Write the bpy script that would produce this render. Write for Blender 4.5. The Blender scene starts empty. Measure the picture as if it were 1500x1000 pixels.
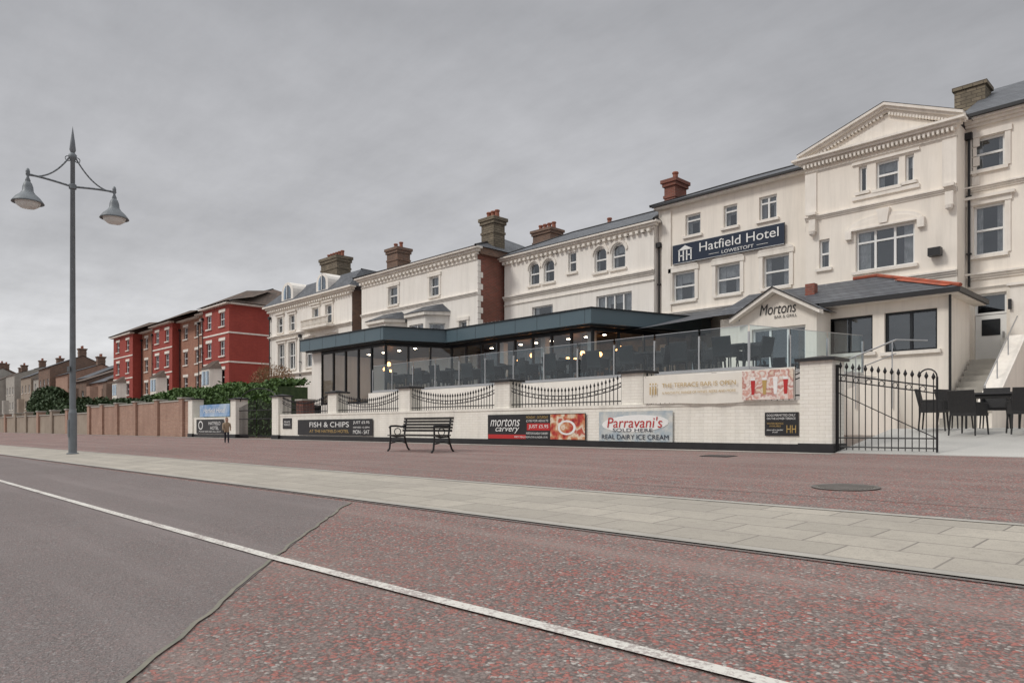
import bpy, math, random
from mathutils import Matrix, Vector
random.seed(7)
sc = bpy.context.scene
COL = sc.collection

# ------------------------------------------------------------------ materials
def nodes(name):
    m = bpy.data.materials.new(name); m.use_nodes = True
    nt = m.node_tree; nt.nodes.clear()
    out = nt.nodes.new('ShaderNodeOutputMaterial')
    return m, nt, out
def N(nt, t, **kw):
    n = nt.nodes.new(t)
    for k, v in kw.items(): setattr(n, k, v)
    return n
def c4(c): return (c[0], c[1], c[2], 1)
def mixc(nt, fac, a, b, mode='MIX'):
    n = N(nt, 'ShaderNodeMix', data_type='RGBA', blend_type=mode)
    for i, v in ((0, fac), (6, a), (7, b)):
        if hasattr(v, 'is_linked'): nt.links.new(v, n.inputs[i])
        elif i == 0: n.inputs[0].default_value = v
        else: n.inputs[i].default_value = c4(v)
    return n.outputs[2]
def ramp(nt, src, a, b, ca=0.0, cb=1.0):
    n = N(nt, 'ShaderNodeMapRange'); nt.links.new(src, n.inputs[0])
    n.inputs[1].default_value = a; n.inputs[2].default_value = b
    n.inputs[3].default_value = ca; n.inputs[4].default_value = cb
    return n.outputs[0]
def noise(nt, vec, scale, detail=4, rough=.6):
    n = N(nt, 'ShaderNodeTexNoise'); n.inputs['Scale'].default_value = scale
    n.inputs['Detail'].default_value = detail; n.inputs['Roughness'].default_value = rough
    nt.links.new(vec, n.inputs['Vector']); return n.outputs['Fac']
def mapping(nt, vec, s):
    n = N(nt, 'ShaderNodeMapping'); n.inputs['Scale'].default_value = s
    nt.links.new(vec, n.inputs['Vector']); return n.outputs[0]
def wallvec(nt, vec):
    s = N(nt, 'ShaderNodeSeparateXYZ'); nt.links.new(vec, s.inputs[0])
    a = N(nt, 'ShaderNodeMath', operation='ADD'); nt.links.new(s.outputs[0], a.inputs[0]); nt.links.new(s.outputs[1], a.inputs[1])
    c = N(nt, 'ShaderNodeCombineXYZ'); nt.links.new(a.outputs[0], c.inputs[0]); nt.links.new(s.outputs[2], c.inputs[1])
    return c.outputs[0]
def MAT(name, base, rough=.7, col2=None, nscale=1.5, amt=.5, streak=0, bump=0, bscale=30, brick=None, metal=0, spec=.4, fine=0):
    m, nt, out = nodes(name)
    p = N(nt, 'ShaderNodeBsdfPrincipled'); nt.links.new(p.outputs[0], out.inputs[0])
    tc = N(nt, 'ShaderNodeTexCoord').outputs['Object']
    p.inputs['Roughness'].default_value = rough; p.inputs['Metallic'].default_value = metal
    p.inputs['Specular IOR Level'].default_value = spec
    if col2 is None: col2 = tuple(v * .8 for v in base)
    f = ramp(nt, noise(nt, tc, nscale), .35, .65, 0, amt)
    col = mixc(nt, f, base, col2)
    height = None
    if brick:
        b = N(nt, 'ShaderNodeTexBrick'); nt.links.new(wallvec(nt, tc), b.inputs['Vector'])
        b.inputs['Color1'].default_value = c4(brick[0]); b.inputs['Color2'].default_value = c4(brick[1])
        b.inputs['Mortar'].default_value = c4(brick[2]); b.inputs['Scale'].default_value = 1
        b.inputs['Brick Width'].default_value = brick[3]; b.inputs['Row Height'].default_value = brick[4]
        b.inputs['Mortar Size'].default_value = brick[5]; b.inputs['Mortar Smooth'].default_value = .3
        f2 = ramp(nt, noise(nt, tc, nscale), .3, .7, 0, amt)
        col = mixc(nt, f2, b.outputs['Color'], col2, 'MIX')
        height = b.outputs['Fac']
    if streak:
        g = noise(nt, mapping(nt, tc, (2.2, 2.2, .18)), 1.6, 5, .7)
        col = mixc(nt, ramp(nt, g, .46, .74, 0, streak), col, tuple(v * .5 for v in base))
    if fine:
        g = noise(nt, tc, 60, 2, .5)
        col = mixc(nt, ramp(nt, g, .4, .65, 0, fine), col, tuple(v * .5 for v in base))
    nt.links.new(col, p.inputs['Base Color'])
    if bump:
        bp = N(nt, 'ShaderNodeBump'); bp.inputs['Strength'].default_value = bump; bp.inputs['Distance'].default_value = .02
        h = noise(nt, tc, bscale, 2)
        if height is not None:
            s = N(nt, 'ShaderNodeMath', operation='SUBTRACT'); nt.links.new(h, s.inputs[0]); nt.links.new(height, s.inputs[1]); h = s.outputs[0]
        nt.links.new(h, bp.inputs['Height']); nt.links.new(bp.outputs[0], p.inputs['Normal'])
    return m

cream = MAT('cream_render', (.89, .83, .745), .85, (.82, .755, .67), .6, .7, streak=.28, bump=.15, bscale=25)
cream2 = MAT('cream_moulding', (.87, .82, .75), .8, (.74, .68, .60), 2, .5, streak=.38)
ivory = MAT('ivory_render', (.90, .86, .80), .85, (.83, .785, .72), .6, .7, streak=.28, bump=.1)
wbrick = MAT('painted_brick', (.87, .84, .77), .7, (.74, .70, .62), 1.3, .4, streak=.36, bump=.4, bscale=40,
             brick=((.89, .86, .79), (.84, .81, .73), (.72, .68, .60), .225, .075, .005))
black = MAT('black_paint', (.018, .018, .02), .45, (.03, .03, .032), 3, .6)
iron = MAT('black_iron', (.012, .012, .014), .45, (.02, .018, .018), 5, .5)
redb = MAT('red_painted_brick', (.39, .065, .045), .8, (.28, .05, .04), .5, .6, bump=.3, streak=.25,
           brick=((.43, .072, .05), (.34, .055, .042), (.34, .10, .08), .225, .075, .008))
orb = MAT('orange_brick', (.40, .18, .12), .85, (.28, .13, .09), .5, .5, bump=.3, streak=.25,
          brick=((.45, .20, .13), (.34, .14, .10), (.40, .30, .22), .225, .075, .01))
brb = MAT('brown_brick', (.22, .13, .09), .9, (.13, .09, .07), .8, .6, bump=.4,
          brick=((.27, .15, .10), (.16, .10, .08), (.25, .21, .17), .225, .075, .01))
chb = MAT('red_chimney_brick', (.30, .09, .06), .9, (.15, .07, .05), .9, .7, bump=.4,
          brick=((.33, .10, .07), (.22, .08, .06), (.25, .18, .15), .225, .075, .01))
gwb = MAT('garden_wall_brick', (.42, .25, .18), .9, (.28, .17, .13), .7, .65, streak=.35, bump=.4,
          brick=((.48, .29, .21), (.36, .20, .15), (.45, .37, .30), .225, .075, .010))
tanw = MAT('tan_wall', (.36, .30, .24), .9, (.25, .20, .16), .7, .6, streak=.3, bump=.2)
stone = MAT('weathered_stone', (.26, .22, .16), .95, (.13, .11, .085), 2.5, .8, bump=.8, bscale=12,
            brick=((.30, .25, .18), (.20, .17, .12), (.12, .10, .08), .3, .12, .012))
slate = MAT('slate_tiles', (.10, .11, .125), .55, (.055, .06, .07), 1.2, .5, bump=.3,
            brick=((.13, .14, .155), (.08, .087, .10), (.03, .03, .035), .3, .16, .012))
btile = MAT('brown_tiles', (.13, .09, .07), .8, (.08, .06, .05), .8, .6, bump=.3,
            brick=((.16, .11, .085), (.10, .075, .06), (.05, .04, .03), .3, .2, .015))
redtile = MAT('red_ridge_tile', (.42, .10, .05), .7, (.2, .07, .05), 4, .7)
char = MAT('slate_blue_cladding', (.085, .13, .155), .35, (.105, .15, .175), .8, .5, spec=.5)
dark = MAT('dark_frame', (.015, .018, .022), .4)
upvc = MAT('white_upvc', (.84, .84, .82), .35, (.74, .74, .72), 3, .4)
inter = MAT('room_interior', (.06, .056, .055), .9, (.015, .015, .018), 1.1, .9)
inter2 = MAT('restaurant_interior', (.42, .37, .32), .8, (.14, .13, .13), .9, 1.0)
curt = MAT('net_curtain', (.68, .65, .62), .9, (.36, .35, .34), 5, .8)
steel = MAT('brushed_steel', (.55, .56, .57), .3, metal=.9)
galv = MAT('grey_lamp_paint', (.19, .21, .225), .5, (.12, .13, .14), 4, .5, metal=.2)
wood = MAT('dark_bench_timber', (.055, .05, .045), .7, (.03, .027, .025), 8, .7, bump=.3)
rattan = MAT('dark_rattan', (.02, .02, .022), .6, (.035, .033, .03), 30, .6, bump=.5, bscale=120)
tablet = MAT('table_top', (.05, .05, .052), .4)
navy = MAT('navy_signboard', (.012, .022, .045), .4, (.016, .028, .055), 1, .5)
whitep = MAT('white_lettering', (.85, .85, .83), .5)
goldp = MAT('gold_lettering', (.50, .34, .12), .5)
redp = MAT('red_print', (.50, .03, .03), .5)
bluep = MAT('blue_print', (.10, .25, .50), .5, (.5, .6, .7), 1.2, .9)
seaph = MAT('sea_photo_print', (.32, .40, .46), .5, (.62, .62, .58), 3, 1.0)
banner = MAT('cream_banner', (.80, .77, .70), .6, (.70, .66, .58), 1.5, .5)
potm = MAT('terracotta_pot', (.30, .12, .08), .8)
conc = MAT('concrete', (.42, .40, .36), .9, (.30, .28, .25), 1.5, .6, streak=.2, bump=.2)
patio_m = MAT('patio_paving', (.50, .49, .46), .8, (.38, .37, .35), .5, .8, fine=.25)
timber_floor = MAT('terrace_deck', (.30, .28, .26), .8)
curbm = MAT('dark_edging', (.13, .12, .11), .85, (.20, .18, .17), 3, .6)
skinm = MAT('skin', (.50, .32, .24), .6); coatm = MAT('tan_coat', (.34, .25, .17), .85, (.25, .18, .12), 8, .6)
trous = MAT('dark_trousers', (.03, .03, .04), .9); hairm = MAT('brown_hair', (.07, .04, .025), .8)

def printmat(name, cols, scale):
    m, nt, out = nodes(name)
    p = N(nt, 'ShaderNodeBsdfPrincipled'); p.inputs['Roughness'].default_value = .45; nt.links.new(p.outputs[0], out.inputs[0])
    tc = N(nt, 'ShaderNodeTexCoord').outputs['Object']
    r = N(nt, 'ShaderNodeValToRGB'); nt.links.new(noise(nt, tc, scale, 3, .5), r.inputs[0]); e = r.color_ramp
    e.elements[0].position = .32; e.elements[0].color = c4(cols[0]); e.elements[1].position = .68; e.elements[1].color = c4(cols[-1])
    for i, c in enumerate(cols[1:-1]): q = e.elements.new(.32 + .36 * (i + 1) / (len(cols) - 1)); q.color = c4(c)
    nt.links.new(r.outputs[0], p.inputs['Base Color']); return m
food = printmat('food_photo_print', [(.12, .02, .02), (.45, .04, .03), (.55, .25, .12), (.75, .66, .52), (.45, .08, .05)], 3.2)
drinks = printmat('drinks_photo_print', [(.72, .68, .62), (.60, .30, .24), (.78, .72, .66), (.45, .16, .13), (.72, .62, .50)], 4.5)

def glassmat(name, tint, base, gain, rough=.02):
    m, nt, out = nodes(name)
    tr = N(nt, 'ShaderNodeBsdfTransparent'); tr.inputs[0].default_value = c4(tint)
    gl = N(nt, 'ShaderNodeBsdfGlossy'); gl.inputs[0].default_value = (.9, .95, 1, 1); gl.inputs['Roughness'].default_value = rough
    fr = N(nt, 'ShaderNodeFresnel'); fr.inputs[0].default_value = 1.45
    mm = N(nt, 'ShaderNodeMath', operation='MULTIPLY_ADD'); nt.links.new(fr.outputs[0], mm.inputs[0])
    mm.inputs[1].default_value = gain; mm.inputs[2].default_value = base
    mx = N(nt, 'ShaderNodeMixShader'); nt.links.new(mm.outputs[0], mx.inputs[0])
    nt.links.new(tr.outputs[0], mx.inputs[1]); nt.links.new(gl.outputs[0], mx.inputs[2]); nt.links.new(mx.outputs[0], out.inputs[0])
    return m
wglass = glassmat('window_glass', (.84, .90, .94), .13, .8)
pglass = glassmat('pavilion_glass', (.90, .94, .96), .07, .6)
bglass = glassmat('balustrade_glass', (.80, .92, .95), .06, .42)
def emis(name, col, s):
    m, nt, out = nodes(name); e = N(nt, 'ShaderNodeEmission'); e.inputs[0].default_value = c4(col); e.inputs[1].default_value = s
    nt.links.new(e.outputs[0], out.inputs[0]); return m
glow = emis('warm_bulb', (1, .38, .12), 9)
spot = emis('ceiling_spot_lamp', (1, .80, .58), 40)
diffuser = MAT('lamp_diffuser', (.75, .75, .72), .2)

def leafmat(name, a, b):
    m, nt, out = nodes(name)
    p = N(nt, 'ShaderNodeBsdfPrincipled'); p.inputs['Roughness'].default_value = .7
    tc = N(nt, 'ShaderNodeTexCoord').outputs['Object']
    f = ramp(nt, noise(nt, tc, 5, 3), .35, .65)
    nt.links.new(mixc(nt, f, a, b), p.inputs['Base Color']); nt.links.new(p.outputs[0], out.inputs[0]); return m
leafg = leafmat('hedge_leaves', (.04, .09, .02), (.10, .18, .04))
leafd = leafmat('dark_leaves', (.02, .045, .014), (.05, .085, .028))
leafb = leafmat('brown_twigs', (.26, .13, .05), (.17, .11, .06))
bark = MAT('bark', (.08, .055, .04), .9, bump=.5)

def groundmat(name, chipA, chipB, chipC, gap, cell, cover, patchc, pamt=.5):
    m, nt, out = nodes(name)
    p = N(nt, 'ShaderNodeBsdfPrincipled'); p.inputs['Roughness'].default_value = .85; p.inputs['Specular IOR Level'].default_value = .25
    nt.links.new(p.outputs[0], out.inputs[0])
    tc = N(nt, 'ShaderNodeTexCoord').outputs['Object']
    wv = N(nt, 'ShaderNodeTexNoise'); wv.inputs['Scale'].default_value = 45; wv.inputs['Detail'].default_value = 2; nt.links.new(tc, wv.inputs['Vector'])
    wm = N(nt, 'ShaderNodeVectorMath', operation='MULTIPLY_ADD'); nt.links.new(wv.outputs['Color'], wm.inputs[0]); wm.inputs[1].default_value = (.035, .035, .035); nt.links.new(tc, wm.inputs[2])
    v = N(nt, 'ShaderNodeTexVoronoi'); v.inputs['Scale'].default_value = cell; nt.links.new(wm.outputs[0], v.inputs['Vector'])
    sp = N(nt, 'ShaderNodeSeparateColor'); nt.links.new(v.outputs['Color'], sp.inputs[0])
    big = noise(nt, tc, .7, 5, .7); big2 = noise(nt, tc, 6, 4, .7)
    cv = N(nt, 'ShaderNodeMath', operation='MULTIPLY_ADD'); nt.links.new(big2, cv.inputs[0]); cv.inputs[1].default_value = 1.5; cv.inputs[2].default_value = cover - .75
    df = N(nt, 'ShaderNodeMath', operation='SUBTRACT'); nt.links.new(sp.outputs[0], df.inputs[0]); nt.links.new(cv.outputs[0], df.inputs[1])
    c = mixc(nt, ramp(nt, df.outputs[0], 0, .10), chipB, chipA)
    c = mixc(nt, ramp(nt, sp.outputs[1], .88, .92), c, chipC)
    c = mixc(nt, ramp(nt, v.outputs['Distance'], .38, .70, 0, .9), c, gap)
    c = mixc(nt, ramp(nt, big2, .46, .64, 0, pamt * .45), c, patchc)
    c = mixc(nt, ramp(nt, big, .40, .68, 0, pamt * .8), c, patchc)
    st = noise(nt, mapping(nt, tc, (.1, 1.8, 1)), 1.0, 5, .65)
    c = mixc(nt, ramp(nt, st, .48, .72, 0, pamt), c, tuple(min(1, x * 1.3) for x in patchc))
    c = mixc(nt, ramp(nt, noise(nt, tc, .22, 3, .6), .45, .7, 0, .3), c, tuple(x * .65 for x in patchc))
    nt.links.new(c, p.inputs['Base Color'])
    bp = N(nt, 'ShaderNodeBump'); bp.inputs['Strength'].default_value = .8; bp.inputs['Distance'].default_value = .009
    bp.invert = True
    nt.links.new(v.outputs['Distance'], bp.inputs['Height']); nt.links.new(bp.outputs[0], p.inputs['Normal'])
    return m
redtar = groundmat('red_aggregate_tarmac', (.40, .145, .12), (.245, .20, .185), (.44, .41, .38), (.095, .08, .075), 54, .55, (.265, .205, .185))
greytar = groundmat('grey_tarmac', (.27, .20, .19), (.225, .20, .195), (.34, .32, .31), (.12, .105, .10), 85, .5, (.225, .195, .188), .6)
def linemat():
    m, nt, out = nodes('worn_white_line')
    p = N(nt, 'ShaderNodeBsdfPrincipled'); p.inputs['Roughness'].default_value = .7; nt.links.new(p.outputs[0], out.inputs[0])
    tc = N(nt, 'ShaderNodeTexCoord').outputs['Object']
    a = noise(nt, tc, 55, 4); b = noise(nt, tc, 4, 4)
    s = N(nt, 'ShaderNodeMath', operation='MULTIPLY_ADD'); nt.links.new(b, s.inputs[0]); s.inputs[1].default_value = .6; nt.links.new(a, s.inputs[2])
    nt.links.new(mixc(nt, ramp(nt, s.outputs[0], .78, .92, 0, .8), (.64, .62, .57), (.30, .25, .235)), p.inputs['Base Color'])
    return m
linem = linemat()
def slabmat():
    m, nt, out = nodes('concrete_slabs')
    p = N(nt, 'ShaderNodeBsdfPrincipled'); p.inputs['Roughness'].default_value = .85; nt.links.new(p.outputs[0], out.inputs[0])
    tc = N(nt, 'ShaderNodeTexCoord').outputs['Object']
    b = N(nt, 'ShaderNodeTexBrick'); nt.links.new(tc, b.inputs['Vector'])
    b.inputs['Color1'].default_value = (.46, .42, .355, 1); b.inputs['Color2'].default_value = (.36, .33, .28, 1); b.inputs['Mortar'].default_value = (.19, .17, .15, 1)
    b.inputs['Scale'].default_value = 1; b.inputs['Brick Width'].default_value = .62; b.inputs['Row Height'].default_value = .41; b.inputs['Mortar Size'].default_value = .008
    c = mixc(nt, ramp(nt, noise(nt, tc, 1.1, 5, .7), .4, .7, 0, .55), b.outputs['Color'], (.30, .27, .235))
    c = mixc(nt, ramp(nt, noise(nt, tc, 12, 4, .7), .5, .7, 0, .4), c, (.24, .215, .185))
    c = mixc(nt, ramp(nt, noise(nt, tc, 90, 2), .5, .7, 0, .5), c, (.22, .20, .175))
    nt.links.new(c, p.inputs['Base Color']); return m
slabs = slabmat()

# ------------------------------------------------------------------ builder
class B:
    def __init__(s, name, loc=(0, 0, 0)):
        s.name = name; s.loc = Vector(loc); s.parts = {}; s.M = Matrix.Identity(4)
    def frame(s, ox=0, oy=0, ang=0, oz=0):
        s.M = Matrix.Translation((ox, oy, oz)) @ Matrix.Rotation(ang, 4, 'Z')
    def add(s, part, mat, verts, faces):
        V, F = s.parts.setdefault((part, mat.name), ([], []))
        o = len(V)
        V.extend([tuple((s.M @ Vector(v)) - s.loc) for v in verts]); F.extend([tuple(i + o for i in f) for f in faces])
    def box(s, part, mat, x0, x1, y0, y1, z0, z1):
        s.add(part, mat, [(x0, y0, z0), (x1, y0, z0), (x1, y1, z0), (x0, y1, z0), (x0, y0, z1), (x1, y0, z1), (x1, y1, z1), (x0, y1, z1)],
              [(0, 3, 2, 1), (4, 5, 6, 7), (0, 1, 5, 4), (1, 2, 6, 5), (2, 3, 7, 6), (3, 0, 4, 7)])
    def pxz(s, part, mat, pts, y0, y1):
        n = len(pts); v = [(a, y0, b) for a, b in pts] + [(a, y1, b) for a, b in pts]
        s.add(part, mat, v, [tuple(range(n)), tuple(range(2 * n - 1, n - 1, -1))] + [(i, i + n, (i + 1) % n + n, (i + 1) % n) for i in range(n)])
    def pyz(s, part, mat, pts, x0, x1):
        n = len(pts); v = [(x0, a, b) for a, b in pts] + [(x1, a, b) for a, b in pts]
        s.add(part, mat, v, [tuple(range(n)), tuple(range(2 * n - 1, n - 1, -1))] + [(i, i + n, (i + 1) % n + n, (i + 1) % n) for i in range(n)])
    def pxy(s, part, mat, pts, z0, z1):
        n = len(pts); v = [(a, b, z0) for a, b in pts] + [(a, b, z1) for a, b in pts]
        s.add(part, mat, v, [tuple(range(n))[::-1], tuple(range(n, 2 * n))] + [(i, (i + 1) % n, (i + 1) % n + n, i + n) for i in range(n)])
    def cyl(s, part, mat, p0, p1, r0, r1=None, n=8):
        r1 = r0 if r1 is None else r1
        p0 = Vector(p0); p1 = Vector(p1); d = (p1 - p0).normalized()
        a = d.orthogonal().normalized(); b = d.cross(a)
        v = []
        for p, r in ((p0, r0), (p1, r1)):
            for i in range(n):
                t = 2 * math.pi * i / n; v.append(tuple(p + a * r * math.cos(t) + b * r * math.sin(t)))
        s.add(part, mat, v, [(i, (i + 1) % n, (i + 1) % n + n, i + n) for i in range(n)] + [tuple(range(n))[::-1], tuple(range(n, 2 * n))])
    def tube(s, part, mat, pts, r, n=6):
        for a, b in zip(pts, pts[1:]): s.cyl(part, mat, a, b, r, r, n)
    def lathe(s, part, mat, cx, cy, prof, n=16):
        v = []; f = []
        for r, z in prof:
            for i in range(n):
                t = 2 * math.pi * i / n; v.append((cx + r * math.cos(t), cy + r * math.sin(t), z))
        for k in range(len(prof) - 1):
            for i in range(n): f.append((k * n + i, k * n + (i + 1) % n, (k + 1) * n + (i + 1) % n, (k + 1) * n + i))
        s.add(part, mat, v, f)
    def poly(s, part, mat, *faces):
        for fc in faces: s.add(part, mat, list(fc), [tuple(range(len(fc)))])
    def done(s, smooth=()):
        e = bpy.data.objects.new(s.name, None); e.location = s.loc; e.empty_display_size = .3; COL.objects.link(e)
        for (part, mn), (V, F) in s.parts.items():
            me = bpy.data.meshes.new(part); me.from_pydata(V, [], F); me.materials.append(bpy.data.materials[mn])
            if part in smooth:
                for p in me.polygons: p.use_smooth = True
            o = bpy.data.objects.new(part, me); o.parent = e; COL.objects.link(o)
        s.e = e; return e
    def mesh(s):
        V = []; F = []; mi = []; ms = []
        for (part, mn), (v, f) in s.parts.items():
            o = len(V); V += v; F += [tuple(i + o for i in q) for q in f]
            if mn not in ms: ms.append(mn)
            mi += [ms.index(mn)] * len(f)
        me = bpy.data.meshes.new(s.name); me.from_pydata(V, [], F)
        for mn in ms: me.materials.append(bpy.data.materials[mn])
        for p, i in zip(me.polygons, mi): p.material_index = i
        return me
def put(me, name, loc, rot=0):
    o = bpy.data.objects.new(name, me); o.location = loc; o.rotation_euler = (0, 0, rot); COL.objects.link(o); return o
def text(e, s, mat, x, y, z, w, h, name='lettering', shear=0, ang=0):
    cu = bpy.data.curves.new(name, 'FONT'); cu.body = s; cu.align_x = 'CENTER'; cu.align_y = 'CENTER'; cu.size = 1; cu.extrude = .0; cu.shear = shear
    t = bpy.data.objects.new(name + '_src', cu); COL.objects.link(t); bpy.context.view_layer.update()
    me = bpy.data.meshes.new_from_object(t); bpy.data.objects.remove(t)
    xs = [v.co.x for v in me.vertices]; ys = [v.co.y for v in me.vertices]
    cx = (min(xs) + max(xs)) / 2; cy = (min(ys) + max(ys)) / 2; sx = w / (max(xs) - min(xs)); sy = h / (max(ys) - min(ys))
    for v in me.vertices: v.co = ((v.co.x - cx) * sx, 0, (v.co.y - cy) * sy)
    me.materials.clear(); me.materials.append(mat)
    o = bpy.data.objects.new(name, me); o.parent = e; o.location = Vector((x, y, z)) - e.location; o.rotation_euler = (0, 0, ang); COL.objects.link(o)

def facade(b, mat, u0, u1, z0, z1, ops, y=0, depth=.18, part='walls'):
    us = sorted({u0, u1} | {o[0] for o in ops} | {o[1] for o in ops}); zs = sorted({z0, z1} | {o[2] for o in ops} | {o[3] for o in ops})
    for i in range(len(us) - 1):
        for j in range(len(zs) - 1):
            cu = (us[i] + us[i + 1]) / 2; cz = (zs[j] + zs[j + 1]) / 2
            if any(o[0] < cu < o[1] and o[2] < cz < o[3] for o in ops): continue
            b.add(part, mat, [(us[i], y, zs[j]), (us[i + 1], y, zs[j]), (us[i + 1], y, zs[j + 1]), (us[i], y, zs[j + 1])], [(0, 1, 2, 3)])
    for a, c, d, e in [o[:4] for o in ops]:
        Y = y + depth
        b.add(part, mat, [(a, y, d), (a, Y, d), (a, Y, e), (a, y, e)], [(0, 1, 2, 3)])
        b.add(part, mat, [(c, y, d), (c, Y, d), (c, Y, e), (c, y, e)], [(3, 2, 1, 0)])
        b.add(part, mat, [(a, y, e), (a, Y, e), (c, Y, e), (c, y, e)], [(0, 1, 2, 3)])
        b.add(part, mat, [(a, y, d), (a, Y, d), (c, Y, d), (c, y, d)], [(3, 2, 1, 0)])
def window(b, a, c, d, e, y=0, kind='sash', frame=upvc, sill=cream2, curtains=True, arch=False, wall=cream, trim=None, cols=1):
    Y = y + .10; t = .065
    b.box('window_frames', frame, a, a + t, Y, Y + .07, d, e); b.box('window_frames', frame, c - t, c, Y, Y + .07, d, e)
    b.box('window_frames', frame, a + t, c - t, Y, Y + .07, e - t, e); b.box('window_frames', frame, a + t, c - t, Y, Y + .07, d, d + t)
    if kind in ('sash', 'both'):
        b.box('window_frames', frame, a + t, c - t, Y - .01, Y + .06, (d + e) / 2 - .03, (d + e) / 2 + .035)
    if kind == 'top':
        b.box('window_frames', frame, a + t, c - t, Y - .01, Y + .06, e - (e - d) * .32, e - (e - d) * .32 + .06)
    for k in range(1, cols):
        u = a + (c - a) * k / cols; b.box('window_frames', frame, u - .035, u + .035, Y - .012, Y + .062, d + t, e - t)
    b.poly('glass', wglass, [(a, Y + .04, d), (c, Y + .04, d), (c, Y + .04, e), (a, Y + .04, e)])
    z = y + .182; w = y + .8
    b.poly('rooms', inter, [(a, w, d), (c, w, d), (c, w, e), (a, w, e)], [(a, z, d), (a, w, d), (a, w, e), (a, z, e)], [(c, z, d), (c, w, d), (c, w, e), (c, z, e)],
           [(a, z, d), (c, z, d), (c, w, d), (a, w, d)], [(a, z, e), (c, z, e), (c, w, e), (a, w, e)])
    if curtains:
        W = c - a; r = random.random()
        for (p, q) in ((a, a + W * (.20 + .14 * r)), (c - W * (.20 + .12 * random.random()), c)):
            n = 8; v = []
            for i in range(n + 1):
                u = p + (q - p) * i / n; yy = y + .22 + .025 * (i % 2); v += [(u, yy, d), (u, yy, e)]
            b.add('curtains', curt, v, [(2 * i, 2 * i + 2, 2 * i + 3, 2 * i + 1) for i in range(n)])
        if r > .5: b.poly('curtains', curt, [(a, y + .26, e - (e - d) * (.2 + .25 * r)), (c, y + .26, e - (e - d) * (.2 + .25 * r)), (c, y + .26, e), (a, y + .26, e)])
    if sill: b.box('sills', sill, a - .1, c + .1, y - .09, y + .1, d - .1, d - .001)
    if arch:
        W = (c - a) / 2; m = (a + c) / 2; R = min(W, .45); n = 6; rise = R
        for sgn in (-1, 1):
            pts = [(m + sgn * W, e)] + [(m + sgn * W * math.sin(k * math.pi / 2 / n), e - rise + rise * math.cos(k * math.pi / 2 / n)) for k in range(n + 1)][::-1]
            if sgn == 1: pts = pts[::-1]
            b.pxz('arch_heads', wall, pts, y + .001, y + .17)
        ar = [(m + (W + .06) * math.cos(math.pi * k / 12), e - rise + (rise + .06) * math.sin(math.pi * k / 12)) for k in range(13)]
        for p, q in zip(ar, ar[1:]):
            b.pxz('hood_mould', cream2, [p, q, (m + (q[0] - m) * 1.2, q[1] + .1), (m + (p[0] - m) * 1.2, p[1] + .1)], y - .06, y + .004)
    if trim:
        b.box('architraves', cream2, a - .16, a - .01, y - .045, y + .01, d, e + .02); b.box('architraves', cream2, c + .01, c + .16, y - .045, y + .01, d, e + .02)
        b.box('architraves', cream2, a - .2, c + .2, y - .07, y + .01, e + .021, e + .2)
        if trim == 'hood': b.box('architraves', cream2, a - .28, c + .28, y - .16, y + .01, e + .2, e + .29)
def cornice(b, mat, x0, x1, y, z, h=.35, p=.3, ends=True, part='cornice', dent=0):
    e = 1 if ends else 0
    for i, (f0, f1, pr) in enumerate(((0, .35, .3), (.35, .7, .62), (.7, 1, 1))):
        b.box(part, mat, x0 - e * p * pr, x1 + e * p * pr, y - p * pr, y + .05, z + h * f0 + .001 * i, z + h * f1)
    if dent:
        x = x0
        while x < x1:
            b.box('dentils', mat, x, x + dent / 2, y - p * .55, y + .02, z - .1, z + .02); x += dent
def hip(b, mat, x0, x1, y0, y1, z0, z1, rx0, rx1, ry, part='roof'):
    A = (x0, y0, z0); Bq = (x1, y0, z0); C = (x1, y1, z0); D = (x0, y1, z0); R = (rx0, ry, z1); S = (rx1, ry, z1)
    b.poly(part, mat, [A, Bq, S, R], [Bq, C, S], [C, D, R, S], [D, A, R])
    for p, q in ((R, S), (A, R), (Bq, S)): b.cyl('ridge_tiles', iron, p, q, .06, .06, 6)
def chimney(b, mat, x0, x1, y0, y1, z0, z1, pots=3, cap=.25):
    b.box('chimney_stack', mat, x0, x1, y0, y1, z0, z1 - cap)
    b.box('chimney_cap', mat, x0 - .07, x1 + .07, y0 - .07, y1 + .07, z1 - cap, z1 - cap * .5)
    b.box('chimney_cap', mat, x0 - .13, x1 + .13, y0 - .13, y1 + .13, z1 - cap * .5 + .001, z1)
    b.box('chimney_band', mat, x0 - .04, x1 + .04, y0 - .04, y1 + .04, z1 - cap - .5, z1 - cap - .38)
    for k in range(pots):
        x = x0 + (x1 - x0) * (k + .5) / pots
        b.lathe('chimney_pots', potm, x, (y0 + y1) / 2, [(.13, z1), (.11, z1 + .3), (.15, z1 + .36), (.13, z1 + .42), (.05, z1 + .42)], 10)
def pipe(b, x, y, z0, z1):
    b.cyl('downpipe', black, (x, y - .07, z0), (x, y - .07, z1), .038, .038, 8)
    b.box('rain_hopper', black, x - .1, x + .1, y - .17, y - .002, z1, z1 + .2)
    z = z0 + 1
    while z < z1: b.box('pipe_brackets', black, x - .07, x + .07, y - .12, y - .003, z, z + .05); z += 1.8

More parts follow.
